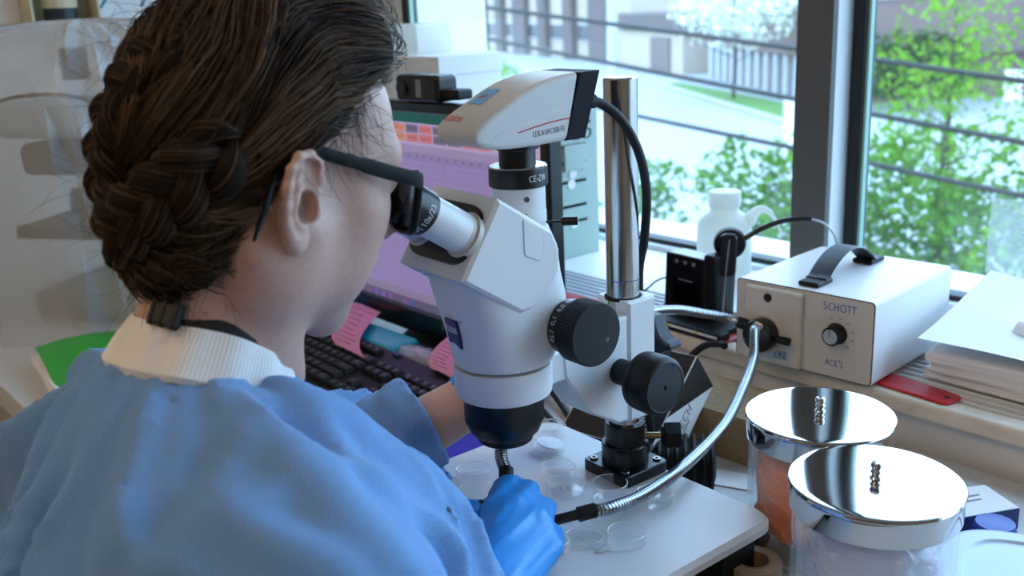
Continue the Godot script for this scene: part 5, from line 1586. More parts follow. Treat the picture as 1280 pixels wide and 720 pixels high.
# ---------- small things on the bench ----------
func small_things() -> void:
	# tissue box lying on an edge
	var u := Vector3(-0.17, 0, -0.985).normalized()
	var n := Vector3(0.985, 0, -0.17).normalized()
	var s := 0.79
	var c := 0.613
	var e2 := u * c - Vector3.UP * s
	var e1 := -u * s - Vector3.UP * c
	var bs := Basis(n, -e2, n.cross(-e2))
	var corner := Vector3(-0.654, 0.8385, -0.8105)
	var sz := Vector3(0.115, 0.060, 0.125)
	var t := thing("tissue_box", "white and dark grey printed tissue box lying tilted behind the steel column", "box", corner - n * sz.x * 0.5 + e2 * sz.y * 0.5 + e1 * sz.z * 0.5)
	t.basis = bs
	var zs := 1.0 if bs.z.dot(e1) > 0 else -1.0
	part("carton", Geo.new().box(sz, Vector3.ZERO, 0.0008), M.box_white, t)
	part("dark_panel", Geo.new().box(Vector3(sz.x - 0.003, 0.0006, sz.z - 0.002), Vector3(0, sz.y / 2 + 0.0001, 0)), M.box_black, t)
	var wd := Geo.new()
	wd.x = Transform3D(Basis(Vector3(0, 0, zs), Vector3.UP, Vector3.RIGHT), Vector3(sz.x / 2, 0, 0))
	wd.prism(P2([-0.0620, 0.0295, 0.0180, 0.0295, -0.0620, -0.0295]), -0.0003, 0.0004)
	part("dark_wedge", wd, M.box_black, t)
	part("dark_end", Geo.new().box(Vector3(sz.x - 0.003, sz.y - 0.002, 0.0006), Vector3(0, 0, zs * (sz.z / 2 + 0.0001))), M.box_black, t)
	var tb := Basis(Vector3(0, 0, -zs), Vector3(0, 1, 0), Vector3(0, 0, -zs).cross(Vector3.UP))
	text("KIMTECH", 0.0115, M.print_grey, t, Transform3D(Basis(Vector3(0, 0, -zs), Vector3(0, zs, 0), Vector3.RIGHT), Vector3(sz.x / 2 + 0.0004, -0.004, 0.014 * zs)), "Droid Sans", 0.0002)
	text("SCIENCE WIPES", 0.0042, M.print_grey, t, Transform3D(Basis(Vector3(0, 0, -zs), Vector3(0, zs, 0), Vector3.RIGHT), Vector3(sz.x / 2 + 0.0004, -0.0145, 0.014 * zs)), "Droid Sans", 0.0002)
	text("Kimberly-Clark", 0.0105, M.print_white, t, Transform3D(Basis(Vector3(0, 0, -1), Vector3(-1, 0, 0), Vector3.UP), Vector3(sz.x / 2 - 0.020, sz.y / 2 + 0.0006, 0.004)), "Droid Sans", 0.0002)
	# brown block behind the first jar
	var bx := thing("brown_box", "plain brown cardboard box on the bench behind the metal hose", "box", Vector3(-0.648, 0.7205, -0.870), 0.05)
	part("carton", Geo.new().box(Vector3(0.150, 0.052, 0.095), Vector3(0, 0.026, 0), 0.002, 2), M.cardboard, bx)
	part("flap", Geo.new().box(Vector3(0.148, 0.0012, 0.046), Vector3(0, 0.0528, 0.0235), 0.0004), M.cardboard, bx)
	# ribbed black bellows
	var be := thing("bellows", "black ribbed rubber bellows lying at the back edge of the white board", "bellows", Vector3(-0.628, 0.7205, -0.745), deg_to_rad(40))
	part("core", Geo.new().box(Vector3(0.082, 0.040, 0.050), Vector3(0, 0.0225, 0), 0.012, 4), M.black_rubber, be)
	for i in 9:
		var l := []
		for q in round_poly(P2([-0.027, 0.003, 0.027, 0.003, 0.027, 0.046, -0.027, 0.046]), 0.014, 5):
			l.append(Vector3(-0.036 + i * 0.009, q.y, q.x))
		l.append(l[0])
		part("rib", Geo.new().tube(l, 0.0028, 8), M.black_plastic, be)
	# cables behind the board
	var cs := [[Vector3(-0.99, 0.7235, -0.86), Vector3(-0.90, 0.7300, -0.815), Vector3(-0.82, 0.7240, -0.775), Vector3(-0.76, 0.7245, -0.735), Vector3(-0.70, 0.7240, -0.715)], [Vector3(-1.00, 0.7240, -0.80), Vector3(-0.91, 0.7250, -0.785), Vector3(-0.82, 0.7245, -0.750), Vector3(-0.77, 0.7245, -0.715), Vector3(-0.70, 0.724, -0.700)], [Vector3(-0.97, 0.7330, -0.90), Vector3(-0.88, 0.7350, -0.83), Vector3(-0.80, 0.7300, -0.79), Vector3(-0.755, 0.7260, -0.760), Vector3(-0.72, 0.7245, -0.74)], [Vector3(-0.90, 0.7235, -0.745), Vector3(-0.85, 0.7238, -0.735), Vector3(-0.80, 0.7236, -0.720), Vector3(-0.74, 0.7236, -0.72)]]
	var cl := ["thick black cable on the bench, uppermost of the bundle behind the objective", "black cable on the bench running below the thick one", "black cable crossing over the bundle behind the objective", "short thin black cable nearest the white board"]
	for i in 4:
		one("cable", Geo.new().tube(curve(cs[i], 0.008), [0.0042, 0.0036, 0.0040, 0.0024][i], 10), M.black_rubber, cl[i], "cable", Transform3D(), "cables behind the board")
	one("cable", Geo.new().tube(curve([Vector3(-0.735, 0.790, -0.965), Vector3(-0.752, 0.786, -0.975), Vector3(-0.775, 0.778, -0.972), Vector3(-0.795, 0.752, -0.955), Vector3(-0.80, 0.7245, -0.93), Vector3(-0.80, 0.7245, -0.90)], 0.008), 0.0046, 10), M.black_rubber, "black power cable drooping over the ledge beside the lamp box", "cable")
	one("blue_disc", Geo.new().lathe([[0.0, 0.0], [0.020, 0.0], [0.021, 0.002], [0.020, 0.012], [0.018, 0.014], [0.0, 0.0145]], 32), M.blue_plastic, "flat blue plastic disc lying behind the objective beside the cables", "disc", T(Vector3(-0.905, 0.7206, -0.775)))
	one("blue_sheet", Geo.new().box(Vector3(0.17, 0.0022, 0.21), Vector3(0, 0.0011, 0), 0.0006), M.blue_plastic_sheet, "deep blue plastic sheet on the bench left of the white board", "sheet", T(Vector3(-0.850, 0.7205, -0.600), Vector3(0, 0.12, 0)))
	one("white_flap", Geo.new().box(Vector3(0.05, 0.0008, 0.035), Vector3.ZERO), M.paper, "small white paper flap beside the bellows", "paper", T(Vector3(-0.585, 0.7212, -0.790), Vector3(0, 0.4, 0)))
	# right front: white tub, blue cap, small carton
	var tb2 := thing("white_tub", "translucent white plastic tub with a recessed lid at the bench corner", "tub", Vector3(-0.268, 0.7205, -0.765), deg_to_rad(20))
	var rg := []
	for q in [[0.0, 0.052], [0.001, 0.054], [0.026, 0.062], [0.0285, 0.068], [0.034, 0.068], [0.0355, 0.066]]:
		rg.append(supere(0, q[1] * 1.1, q[1], q[0], 3.2, 64))
	part("tub", Geo.new().loft(rg), M.tub_white, tb2)
	var lr := []
	for q in [[0.0355, 0.0660], [0.0372, 0.0650], [0.0378, 0.0600], [0.0376, 0.0520], [0.0340, 0.0490], [0.0325, 0.0470], [0.0322, 0.0200], [0.0322, 0.001]]:
		lr.append(supere(0, q[1] * 1.1, q[1], q[0], 3.0, 64))
	part("lid", Geo.new().loft(lr, false), M.tub_lid, tb2)
	part("rim_lip", Geo.new().tube(loop(supere(0, 0.0735, 0.0672, 0.0345, 3.1, 64)), 0.0022, 8), M.tub_lid, tb2)
	var bc := thing("small_carton", "small white and blue carton on the bench behind the clear film jar", "carton", Vector3(-0.378, 0.7205, -0.870), deg_to_rad(62))
	part("carton", Geo.new().box(Vector3(0.080, 0.022, 0.050), Vector3(0, 0.011, 0), 0.001), M.carton_dark_blue, bc)
	part("top_label", Geo.new().box(Vector3(0.0785, 0.0006, 0.0485), Vector3(0, 0.0222, 0)), M.box_white, bc)
	for i in 2:
		part("print_line", Geo.new().box(Vector3(0.030 - i * 0.008, 0.0004, 0.0025), Vector3(0.006, 0.0226, -0.008 + i * 0.008)), M.print_grey, bc)
	one("blue_stopper", Geo.new().lathe([[0.0, 0.0], [0.018, 0.0], [0.0185, 0.002], [0.0185, 0.022], [0.0165, 0.030], [0.0, 0.032]], 36), M.blue_plastic, "blue bottle stopper beside the white tub at the bench corner", "stopper", T(Vector3(-0.336, 0.7206, -0.838)))
	# below the board's corner: tape roll and a dark printed carton
	var tr := thing("tape_roll", "tan roll of tape standing at the foot of the orange film jar", "tape", Vector3(-0.462, 0.7205, -0.652), 0.4)
	part("roll", Geo.new().lathe([[0.0150, 0.0], [0.0240, 0.0], [0.0245, 0.001], [0.0245, 0.017], [0.0240, 0.018], [0.0150, 0.018], [0.0150, 0.0]], 40), M.tape_tan, tr)
	part("core", Geo.new().lathe([[0.0132, 0.0], [0.0150, 0.0], [0.0150, 0.0185], [0.0132, 0.0185], [0.0132, 0.0]], 36), M.cardboard, tr)
	var dc := thing("dark_carton", "dark brown carton with pale lettering under the board's corner", "carton", Vector3(-0.512, 0.7205, -0.690), 0.35)
	part("carton", Geo.new().box(Vector3(0.060, 0.024, 0.040), Vector3(0, 0.012, 0), 0.001), M.brown_dark, dc)
	text("XTEGEN", 0.0055, M.print_grey, dc, T(Vector3(0.004, 0.0242, 0.004), Vector3(-PI / 2, 0, 0)), "Droid Sans", 0.0002)
	part("print_line", Geo.new().box(Vector3(0.034, 0.0004, 0.0016), Vector3(0.004, 0.0242, 0.011)), M.print_grey, dc)

func loop(p: PackedVector3Array) -> Array:
	var a := Array(p)
	a.append(p[0])
	return a

# ---------- surfaces from distance fields ----------
func smin(a: float, b: float, k: float) -> float:
	var h := maxf(k - absf(a - b), 0.0) / k
	return minf(a, b) - h * h * k * 0.25

func cap(p: Vector3, a: Vector3, b: Vector3, ra: float, rb: float) -> float:
	var d := b - a
	var t := clampf((p - a).dot(d) / d.length_squared(), 0.0, 1.0)
	return p.distance_to(a + d * t) - lerpf(ra, rb, t)

func ell(p: Vector3, c: Vector3, r: Vector3) -> float:
	var q := (p - c) / r
	var l := q.length()
	return (l - 1.0) * minf(r.x, minf(r.y, r.z)) if l < 1e-4 else l * (l - 1.0) / (q / r).length()

func chain(p: Vector3, bones: Array, k: float) -> float:   # bones: [a, b, ra, rb]
	var d := 1e3
	for b in bones:
		d = smin(d, cap(p, b[0], b[1], b[2], b[3]), k)
	return d

func nets(f: Callable, lo: Vector3, hi: Vector3, cell: float, verts: PackedVector3Array, norms: PackedVector3Array, idx: PackedInt32Array, turn := Transform3D(), reach := 5.2) -> void:
	var n := Vector3i(((hi - lo) / cell).ceil()) + Vector3i.ONE
	n = Vector3i(((n.x + 3) / 4) * 4 + 1, ((n.y + 3) / 4) * 4 + 1, ((n.z + 3) / 4) * 4 + 1)
	var sy := n.x
	var sz := n.x * n.y
	var val := PackedFloat32Array()
	val.resize(sz * n.z)
	val.fill(1e9)
	var at := PackedInt32Array()
	at.resize(sz * n.z)
	at.fill(-1)
	var act := []
	for bz in range(0, n.z - 1, 4):
		for by in range(0, n.y - 1, 4):
			for bx in range(0, n.x - 1, 4):
				var d: float = f.call(lo + Vector3(bx + 2, by + 2, bz + 2) * cell)
				if absf(d) > cell * reach:
					continue
				act.append(Vector3i(bx, by, bz))
				for z in range(bz, bz + 5):
					for y in range(by, by + 5):
						for x in range(bx, bx + 5):
							var i := x + y * sy + z * sz
							if val[i] > 1e8:
								val[i] = f.call(lo + Vector3(x, y, z) * cell)
	var first := verts.size()
	var cs := [Vector3i(0, 0, 0), Vector3i(1, 0, 0), Vector3i(0, 1, 0), Vector3i(1, 1, 0), Vector3i(0, 0, 1), Vector3i(1, 0, 1), Vector3i(0, 1, 1), Vector3i(1, 1, 1)]
	var of := PackedInt32Array()
	for c in cs:
		of.append(c.x + c.y * sy + c.z * sz)
	var es := [[0, 1], [2, 3], [4, 5], [6, 7], [0, 2], [1, 3], [4, 6], [5, 7], [0, 4], [1, 5], [2, 6], [3, 7]]
	var cells := []
	for b in act:
		for z in range(b.z, b.z + 4):
			for y in range(b.y, b.y + 4):
				for x in range(b.x, b.x + 4):
					var i: int = x + y * sy + z * sz
					var m := 0
					for k in 8:
						if val[i + of[k]] < 0.0:
							m |= 1 << k
					if m == 0 or m == 255:
						continue
					var s := Vector3.ZERO
					var c := 0
					for e in es:
						var a: float = val[i + of[e[0]]]
						var d: float = val[i + of[e[1]]]
						if (a < 0.0) != (d < 0.0):
							s += Vector3(cs[e[0]]).lerp(Vector3(cs[e[1]]), a / (a - d))
							c += 1
					at[i] = verts.size()
					verts.append(turn * (lo + (Vector3(x, y, z) + s / c) * cell))
					norms.append(Vector3.ZERO)
					cells.append(i)
	for i in cells:
		for ax in 3:
			var st: int = [1, sy, sz][ax]
			var u: int = [sy, sz, 1][ax]
			var w: int = [sz, 1, sy][ax]
			var a: float = val[i]
			var b: float = val[i + st]
			if (a < 0.0) == (b < 0.0) or b > 1e8:
				continue
			if i - u - w < 0:
				continue
			var q := [at[i], at[i - u], at[i - u - w], at[i - w]]
			if q.min() < 0:
				continue
			if a < 0.0:
				q.reverse()
			for t in [[0, 1, 2], [0, 2, 3]]:
				var p0: int = q[t[0]]
				var p1: int = q[t[1]]
				var p2: int = q[t[2]]
				idx.append(p0); idx.append(p1); idx.append(p2)
				var nn := (verts[p2] - verts[p0]).cross(verts[p1] - verts[p0])
				norms[p0] += nn
				norms[p1] += nn
				norms[p2] += nn
	for k in range(first, verts.size()):
		norms[k] = norms[k].normalized()

func net_mesh(v: PackedVector3Array, n: PackedVector3Array, ix: PackedInt32Array) -> ArrayMesh:
	return Geo.new().made(v, n, ix)

# ---------- the person at the microscope ----------
const HEAD := Vector3(-0.607, 1.105, -0.287)
const NECK := Vector3(-0.600, 1.000, -0.242)
var head_turn := Transform3D(Basis(Vector3.RIGHT, deg_to_rad(-12.0)), HEAD)

func head_field() -> Callable:
	var nb: Vector3 = head_turn.affine_inverse() * NECK
	var n2: Vector3 = head_turn.affine_inverse() * Vector3(-0.607, 0.90, -0.19)
	return func(p: Vector3) -> float:
		var q := Vector3(absf(p.x), p.y, p.z)
		var d := ell(p, Vector3(0, 0.045, 0.000), Vector3(0.068, 0.077, 0.074))
		d = smin(d, ell(p, Vector3(0, 0.050, -0.052), Vector3(0.057, 0.052, 0.040)), 0.03)
		d = smin(d, ell(p, Vector3(0, -0.018, -0.045), Vector3(0.049, 0.062, 0.042)), 0.03)
		d = smin(d, cap(q, Vector3(0.045, -0.046, -0.004), Vector3(0.012, -0.077, -0.054), 0.0165, 0.0145), 0.026)
		d = smin(d, cap(q, Vector3(0.0, -0.080, -0.064), Vector3(0.008, -0.079, -0.061), 0.0138, 0.0125), 0.016)
		d = smin(d, q.distance_to(Vector3(0.044, -0.003, -0.056)) - 0.019, 0.03)
		d = smin(d, q.distance_to(Vector3(0.033, -0.038, -0.046)) - 0.023, 0.03)
		d = smin(d, cap(q, Vector3(0.058, -0.015, -0.004), Vector3(0.046, -0.046, -0.006), 0.016, 0.017), 0.03)
		d = smin(d, cap(q, Vector3(0.010, 0.036, -0.088), Vector3(0.044, 0.036, -0.076), 0.009, 0.010), 0.016)
		var socket := q.distance_to(Vector3(0.032, 0.019, -0.103)) - 0.0165
		d = -smin(-d, socket, 0.014)
		d = smin(d, q.distance_to(Vector3(0.0315, 0.018, -0.0795)) - 0.0128, 0.004)
		d = smin(d, cap(q, Vector3(0.020, 0.019, -0.0905), Vector3(0.044, 0.019, -0.0850), 0.0022, 0.0018), 0.006)
		d = smin(d, cap(p, Vector3(0, 0.026, -0.090), Vector3(0, -0.012, -0.112), 0.0080, 0.0115), 0.014)
		d = smin(d, q.distance_to(Vector3(0.0125, -0.017, -0.100)) - 0.0085, 0.010)
		d = -smin(-d, cap(q, Vector3(0.0065, -0.0250, -0.106), Vector3(0.0075, -0.015, -0.102), 0.0036, 0.002), 0.003)
		d = smin(d, cap(q, Vector3(0.0, -0.043, -0.0900), Vector3(0.020, -0.045, -0.0800), 0.0060, 0.004), 0.008)
		d = smin(d, cap(q, Vector3(0.0, -0.053, -0.0870), Vector3(0.017, -0.051, -0.0790), 0.0066, 0.004), 0.008)
		# neck
		d = smin(d, cap(p, Vector3(0, -0.020, 0.018), nb, 0.048, 0.045), 0.022)
		d = smin(d, cap(p, nb, n2, 0.045, 0.052), 0.02)
		d = smin(d, cap(q, Vector3(0.056, -0.030, 0.020), nb + Vector3(0.020, -0.005, -0.045), 0.013, 0.013), 0.022)
		return d

func ear_frame(s: float) -> Transform3D:
	# x of the ear runs backwards and outwards, y upwards, z out of the head
	var back := Vector3(0.17 * s, 0.10, 0.97).normalized()
	var up := Vector3(0.06 * s, 0.97, 0.22)
	var out := back.cross(up) * -s
	up = (up - back * up.dot(back)).normalized()
	out = (up.cross(back) * s).normalized()
	if out.x * s < 0.0: out = -out
	return Transform3D(Basis(back, up, out), Vector3(0.0735 * s, 0.002, 0.002))

func ear_field(p: Vector3) -> float:   # in the ear's own frame, metres
	var rim := [Vector3(-1, 2, 2.0), Vector3(-7, 8, 2.5), Vector3(-8.5, 17, 3.5), Vector3(-4, 26.5, 5.0), Vector3(5, 31, 6.5), Vector3(13.5, 28.5, 7.5), Vector3(18, 20, 8.0), Vector3(18, 9, 7.5), Vector3(15.5, -2, 6.0), Vector3(11.5, -12, 4.5), Vector3(6, -20, 3.2), Vector3(0, -25.5, 2.2)]
	var d := 1.0
	for i in rim.size() - 1:
		var r0: float = 2.7 if i < 9 else 3.4
		d = smin(d, cap(p * 1000.0, rim[i], rim[i + 1], r0, r0) * 0.001, 0.003)
	d = smin(d, ell(p, Vector3(0.005, 0.006, 0.0018), Vector3(0.0140, 0.0245, 0.0032)), 0.004)
	d = smin(d, ell(p, Vector3(-0.001, -0.021, 0.0015), Vector3(0.0085, 0.0095, 0.0042)), 0.005)
	var anti := [Vector3(10, 22, 5.5), Vector3(10.5, 12, 6.0), Vector3(9.5, 2, 5.2), Vector3(6.5, -7, 4.4), Vector3(1.5, -12.5, 4.2)]
	for i in anti.size() - 1:
		d = smin(d, cap(p * 1000.0, anti[i], anti[i + 1], 2.4, 2.4) * 0.001, 0.004)
	d = smin(d, p.distance_to(Vector3(-0.0085, -0.003, 0.0035)) - 0.0042, 0.004)
	d = smin(d, cap(p, Vector3(0, 0, -0.010), Vector3(0, 0, -0.001), 0.012, 0.011), 0.006)
	d = -smin(-d, ell(p, Vector3(0.0005, -0.0005, 0.0050), Vector3(0.0075, 0.0098, 0.0078)), 0.003)
	d = -smin(-d, cap(p, Vector3(0.0015, 0.0235, 0.0080), Vector3(0.0035, 0.014, 0.0075), 0.0045, 0.0038), 0.003)
	return d

func skin(person_: Node3D, off: Transform3D) -> void:
	var v := PackedVector3Array()
	var n := PackedVector3Array()
	var ix := PackedInt32Array()
	# trunk and limbs, coarse where the gown hides them
	var bones := [[Vector3(-0.607, 0.90, -0.20), Vector3(-0.607, 0.62, -0.11), 0.050, 0.075], [Vector3(-0.56, 0.60, -0.10), Vector3(-0.53, 0.52, -0.32), 0.075, 0.065], [Vector3(-0.65, 0.60, -0.10), Vector3(-0.70, 0.52, -0.32), 0.075, 0.065],
		[Vector3(-0.53, 0.52, -0.32), Vector3(-0.53, 0.10, -0.25), 0.055, 0.040], [Vector3(-0.70, 0.52, -0.32), Vector3(-0.70, 0.10, -0.25), 0.055, 0.040], [Vector3(-0.53, 0.05, -0.24), Vector3(-0.52, 0.035, -0.40), 0.036, 0.030], [Vector3(-0.70, 0.05, -0.24), Vector3(-0.71, 0.035, -0.40), 0.036, 0.030], [Vector3(-0.53, 0.10, -0.25), Vector3(-0.53, 0.05, -0.24), 0.040, 0.036], [Vector3(-0.70, 0.10, -0.25), Vector3(-0.70, 0.05, -0.24), 0.040, 0.036],
		[Vector3(-0.607, 0.915, -0.215), Vector3(-0.455, 0.875, -0.218), 0.036, 0.030], [Vector3(-0.607, 0.915, -0.210), Vector3(-0.755, 0.885, -0.215), 0.034, 0.026],
		[Vector3(-0.455, 0.875, -0.218), Vector3(-0.405, 0.765, -0.230), 0.032, 0.032], [Vector3(-0.405, 0.765, -0.228), Vector3(-0.462, 0.806, -0.345), 0.034, 0.021],
		[Vector3(-0.755, 0.885, -0.215), Vector3(-0.80, 0.765, -0.29), 0.028, 0.037]]
	nets(func(p: Vector3) -> float: return chain(p, bones, 0.03), Vector3(-0.92, 0.0, -0.45), Vector3(-0.32, 1.02, 0.03), 0.016, v, n, ix)
	# bare left forearm
	var arm := [[Vector3(-0.80, 0.765, -0.29), Vector3(-0.765, 0.790, -0.37), 0.037, 0.036], [Vector3(-0.765, 0.790, -0.37), Vector3(-0.728, 0.827, -0.462), 0.036, 0.0300], [Vector3(-0.728, 0.827, -0.462), Vector3(-0.690, 0.871, -0.563), 0.0300, 0.0230]]
	nets(func(p: Vector3) -> float: return chain(p, arm, 0.02), Vector3(-0.86, 0.70, -0.61), Vector3(-0.65, 0.91, -0.23), 0.006, v, n, ix)
	# head, neck, ears
	nets(head_field(), Vector3(-0.095, -0.19, -0.13), Vector3(0.095, 0.15, 0.13), 0.0036, v, n, ix, head_turn)
	for s in [1.0, -1.0]:
		var e := ear_frame(s)
		nets(ear_field, Vector3(-0.016, -0.034, -0.012), Vector3(0.026, 0.038, 0.016), 0.0013 if s > 0 else 0.002, v, n, ix, head_turn * e)
	part("body", net_mesh(v, n, ix), M.skin, person_, off)

func gown(person_: Node3D, off: Transform3D) -> void:
	var f1 := FastNoiseLite.new()
	f1.seed = 21
	f1.frequency = 1.0
	f1.fractal_octaves = 1
	var f2 := FastNoiseLite.new()
	f2.seed = 5
	f2.frequency = 1.0
	f2.fractal_type = FastNoiseLite.FRACTAL_RIDGED
	f2.fractal_octaves = 2
	var f3 := FastNoiseLite.new()
	f3.seed = 15
	f3.frequency = 1.0
	f3.fractal_type = FastNoiseLite.FRACTAL_RIDGED
	f3.fractal_octaves = 1
	var c0 := Vector3(-0.606, 1.02, -0.236)
	var body := [[Vector3(-0.545, 0.87, -0.190), Vector3(-0.545, 0.55, -0.10), 0.095, 0.135], [Vector3(-0.650, 0.87, -0.195), Vector3(-0.655, 0.55, -0.12), 0.078, 0.115],
		[Vector3(-0.607, 0.944, -0.214), Vector3(-0.452, 0.895, -0.215), 0.060, 0.058], [Vector3(-0.607, 0.944, -0.207), Vector3(-0.745, 0.905, -0.212), 0.060, 0.045],
		[Vector3(-0.452, 0.895, -0.215), Vector3(-0.402, 0.770, -0.225), 0.064, 0.066], [Vector3(-0.402, 0.770, -0.225), Vector3(-0.435, 0.785, -0.285), 0.062, 0.050],
		[Vector3(-0.545, 0.950, -0.258), Vector3(-0.536, 0.893, -0.324), 0.036, 0.024], [Vector3(-0.536, 0.893, -0.324), Vector3(-0.537, 0.830, -0.318), 0.024, 0.021], [Vector3(-0.537, 0.830, -0.318), Vector3(-0.512, 0.780, -0.316), 0.021, 0.026], [Vector3(-0.490, 0.905, -0.225), Vector3(-0.480, 0.820, -0.310), 0.055, 0.045],
		[Vector3(-0.745, 0.905, -0.212), Vector3(-0.790, 0.768, -0.29), 0.045, 0.058], [Vector3(-0.800, 0.768, -0.29), Vector3(-0.752, 0.797, -0.405), 0.060, 0.050], [Vector3(-0.752, 0.797, -0.405), Vector3(-0.716, 0.829, -0.487), 0.050, 0.046]]
	# creases in the cloth, each a run of points: fanning out from the collar and along the sleeve
	var creases := [
		[Vector3(-0.608, 1.021, -0.191), Vector3(-0.573, 0.998, -0.158), Vector3(-0.552, 0.964, -0.132), Vector3(-0.525, 0.934, -0.113)],
		[Vector3(-0.579, 1.018, -0.199), Vector3(-0.546, 0.993, -0.168), Vector3(-0.520, 0.963, -0.141), Vector3(-0.500, 0.940, -0.126)],
		[Vector3(-0.567, 1.014, -0.210), Vector3(-0.528, 0.988, -0.172), Vector3(-0.502, 0.960, -0.143), Vector3(-0.491, 0.942, -0.130)],
		[Vector3(-0.547, 1.008, -0.220), Vector3(-0.510, 0.988, -0.188), Vector3(-0.487, 0.956, -0.143)],
		[Vector3(-0.537, 1.005, -0.235), Vector3(-0.486, 0.989, -0.208), Vector3(-0.456, 0.974, -0.177), Vector3(-0.459, 0.951, -0.146)],
		[Vector3(-0.531, 1.000, -0.259), Vector3(-0.493, 0.984, -0.262), Vector3(-0.444, 0.963, -0.267), Vector3(-0.447, 0.890, -0.314)],
		[Vector3(-0.521, 0.994, -0.267), Vector3(-0.496, 0.964, -0.289), Vector3(-0.481, 0.920, -0.317), Vector3(-0.512, 0.842, -0.375)],
		[Vector3(-0.518, 0.998, -0.242), Vector3(-0.457, 0.983, -0.226), Vector3(-0.414, 0.966, -0.228), Vector3(-0.390, 0.937, -0.244)],
		[Vector3(-0.445, 0.975, -0.186), Vector3(-0.445, 0.980, -0.219), Vector3(-0.419, 0.969, -0.226)],
		[Vector3(-0.446, 0.958, -0.158), Vector3(-0.443, 0.971, -0.180), Vector3(-0.420, 0.965, -0.189), Vector3(-0.395, 0.951, -0.210)],
		[Vector3(-0.505, 0.986, -0.269), Vector3(-0.520, 0.950, -0.315)],
		[Vector3(-0.481, 0.989, -0.215), Vector3(-0.434, 0.975, -0.231), Vector3(-0.398, 0.951, -0.235)]]
	var fld := func(p: Vector3) -> float:
		var d := chain(p, body, 0.05)
		if absf(d) > 0.085:
			return d
		var r := p - c0
		var ph := atan2(r.x, r.z)
		var l := Vector2(r.x, r.z).length() + maxf(0.0, -r.y) * 0.9
		var warp := f1.get_noise_3d(p.x * 5.0, p.y * 5.0, p.z * 5.0) * 0.35
		var a := ph + warp
		var grow := clampf((l - 0.06) / 0.12, 0.0, 1.0)
		var big := f1.get_noise_3d(cos(a) * 2.6, sin(a) * 2.6, l * 2.2)
		var mid := f3.get_noise_3d(cos(a) * 2.1 + 7.0, sin(a) * 2.1, l * 1.7)
		var sharp := f3.get_noise_3d(cos(a) * 3.6 + 2.0, sin(a) * 3.6 + 4.0, l * 3.0) * clampf((l - 0.10) / 0.12, 0.0, 1.0)
		var fine := f2.get_noise_3d(p.x * 11.0 + 3.0, p.y * 7.0, p.z * 11.0)
		var puck := sin(ph * 34.0 + 4.0 * f1.get_noise_2d(ph * 3.0, 4.0)) * clampf(1.0 - (l - 0.06) / 0.10, 0.0, 1.0)
		var out := (big * 0.017 + (maxf(mid, -0.3) - 0.2) * 0.015) * grow + maxf(sharp, 0.0) * 0.0075 + fine * 0.0030 + puck * 0.0036
		if absf(d) < 0.045:
			for c in creases:
				if p.distance_squared_to(c[1]) > 0.03:
					continue
				var near := 1.0
				for i in c.size() - 1:
					near = minf(near, cap(p, c[i], c[i + 1], 0.0, 0.0))
				if near < 0.019:
					var h := 1.0 - near / 0.019
					out += 0.0105 * h
		return d - (out if out > 0.0 else out * 0.55)
	var v := PackedVector3Array()
	var n := PackedVector3Array()
	var ix := PackedInt32Array()
	# open at the neck: what lies inside the collar ring is cut away
	var up := Vector3(-0.125, 0.857, -0.498).normalized()
	var cut := func(p: Vector3) -> float:
		var d: float = fld.call(p)
		if absf(d) > 0.09:
			return d
		var r := p - Vector3(-0.598, 1.008, -0.243)
		var h := r.dot(up)
		var rr := (r - up * h).length()
		d = maxf(d, minf(-(rr - 0.0470) , 0.05) if h > -0.020 else -1.0)
		# open cuffs
		var sl := p - Vector3(-0.713, 0.832, -0.491)
		var ah := sl.dot(Vector3(0.27, 0.33, -0.90))
		if sl.length() < 0.11:
			d = maxf(d, ah)
			d = maxf(d, -cap(p, Vector3(-0.728, 0.815, -0.44), Vector3(-0.68, 0.862, -0.56), 0.040, 0.042))
		return d
	nets(cut, Vector3(-0.93, 0.50, -0.55), Vector3(-0.28, 1.06, 0.06), 0.0050, v, n, ix, Transform3D(), 9.5)
	part("gown", net_mesh(v, n, ix), M.gown, person_, off)
	# knitted collar, rib by rib
	var rings := []
	var rt := up.cross(Vector3.BACK).normalized()
	var bx := Transform3D(Basis(rt, up, rt.cross(up)), Vector3(-0.598, 1.008, -0.243))
	for s in [[-0.0240, 0.0560], [-0.0200, 0.0590], [-0.0150, 0.0580], [-0.0095, 0.0572], [-0.003, 0.0560], [0.003, 0.0545], [0.0085, 0.0530], [0.0112, 0.0516], [0.0105, 0.0500], [0.002, 0.0500], [-0.012, 0.0510]]:
		var p := PackedVector3Array()
		for i in 420:
			var a := TAU * i / 420.0
			var rr: float = s[1] + (0.00035 if i % 3 == 0 else 0.0) + 0.0012 * sin(a * 5.0 + s[0] * 60.0) + 0.0008 * sin(a * 13.0)
			p.append(bx * Vector3(cos(a) * rr * 0.98, s[0] + 0.0022 * sin(a * 3.0 + 1.0), sin(a) * rr * 1.04))
		rings.append(p)
	part("collar", Geo.new().loft(rings, false), M.knit_white, person_, off)

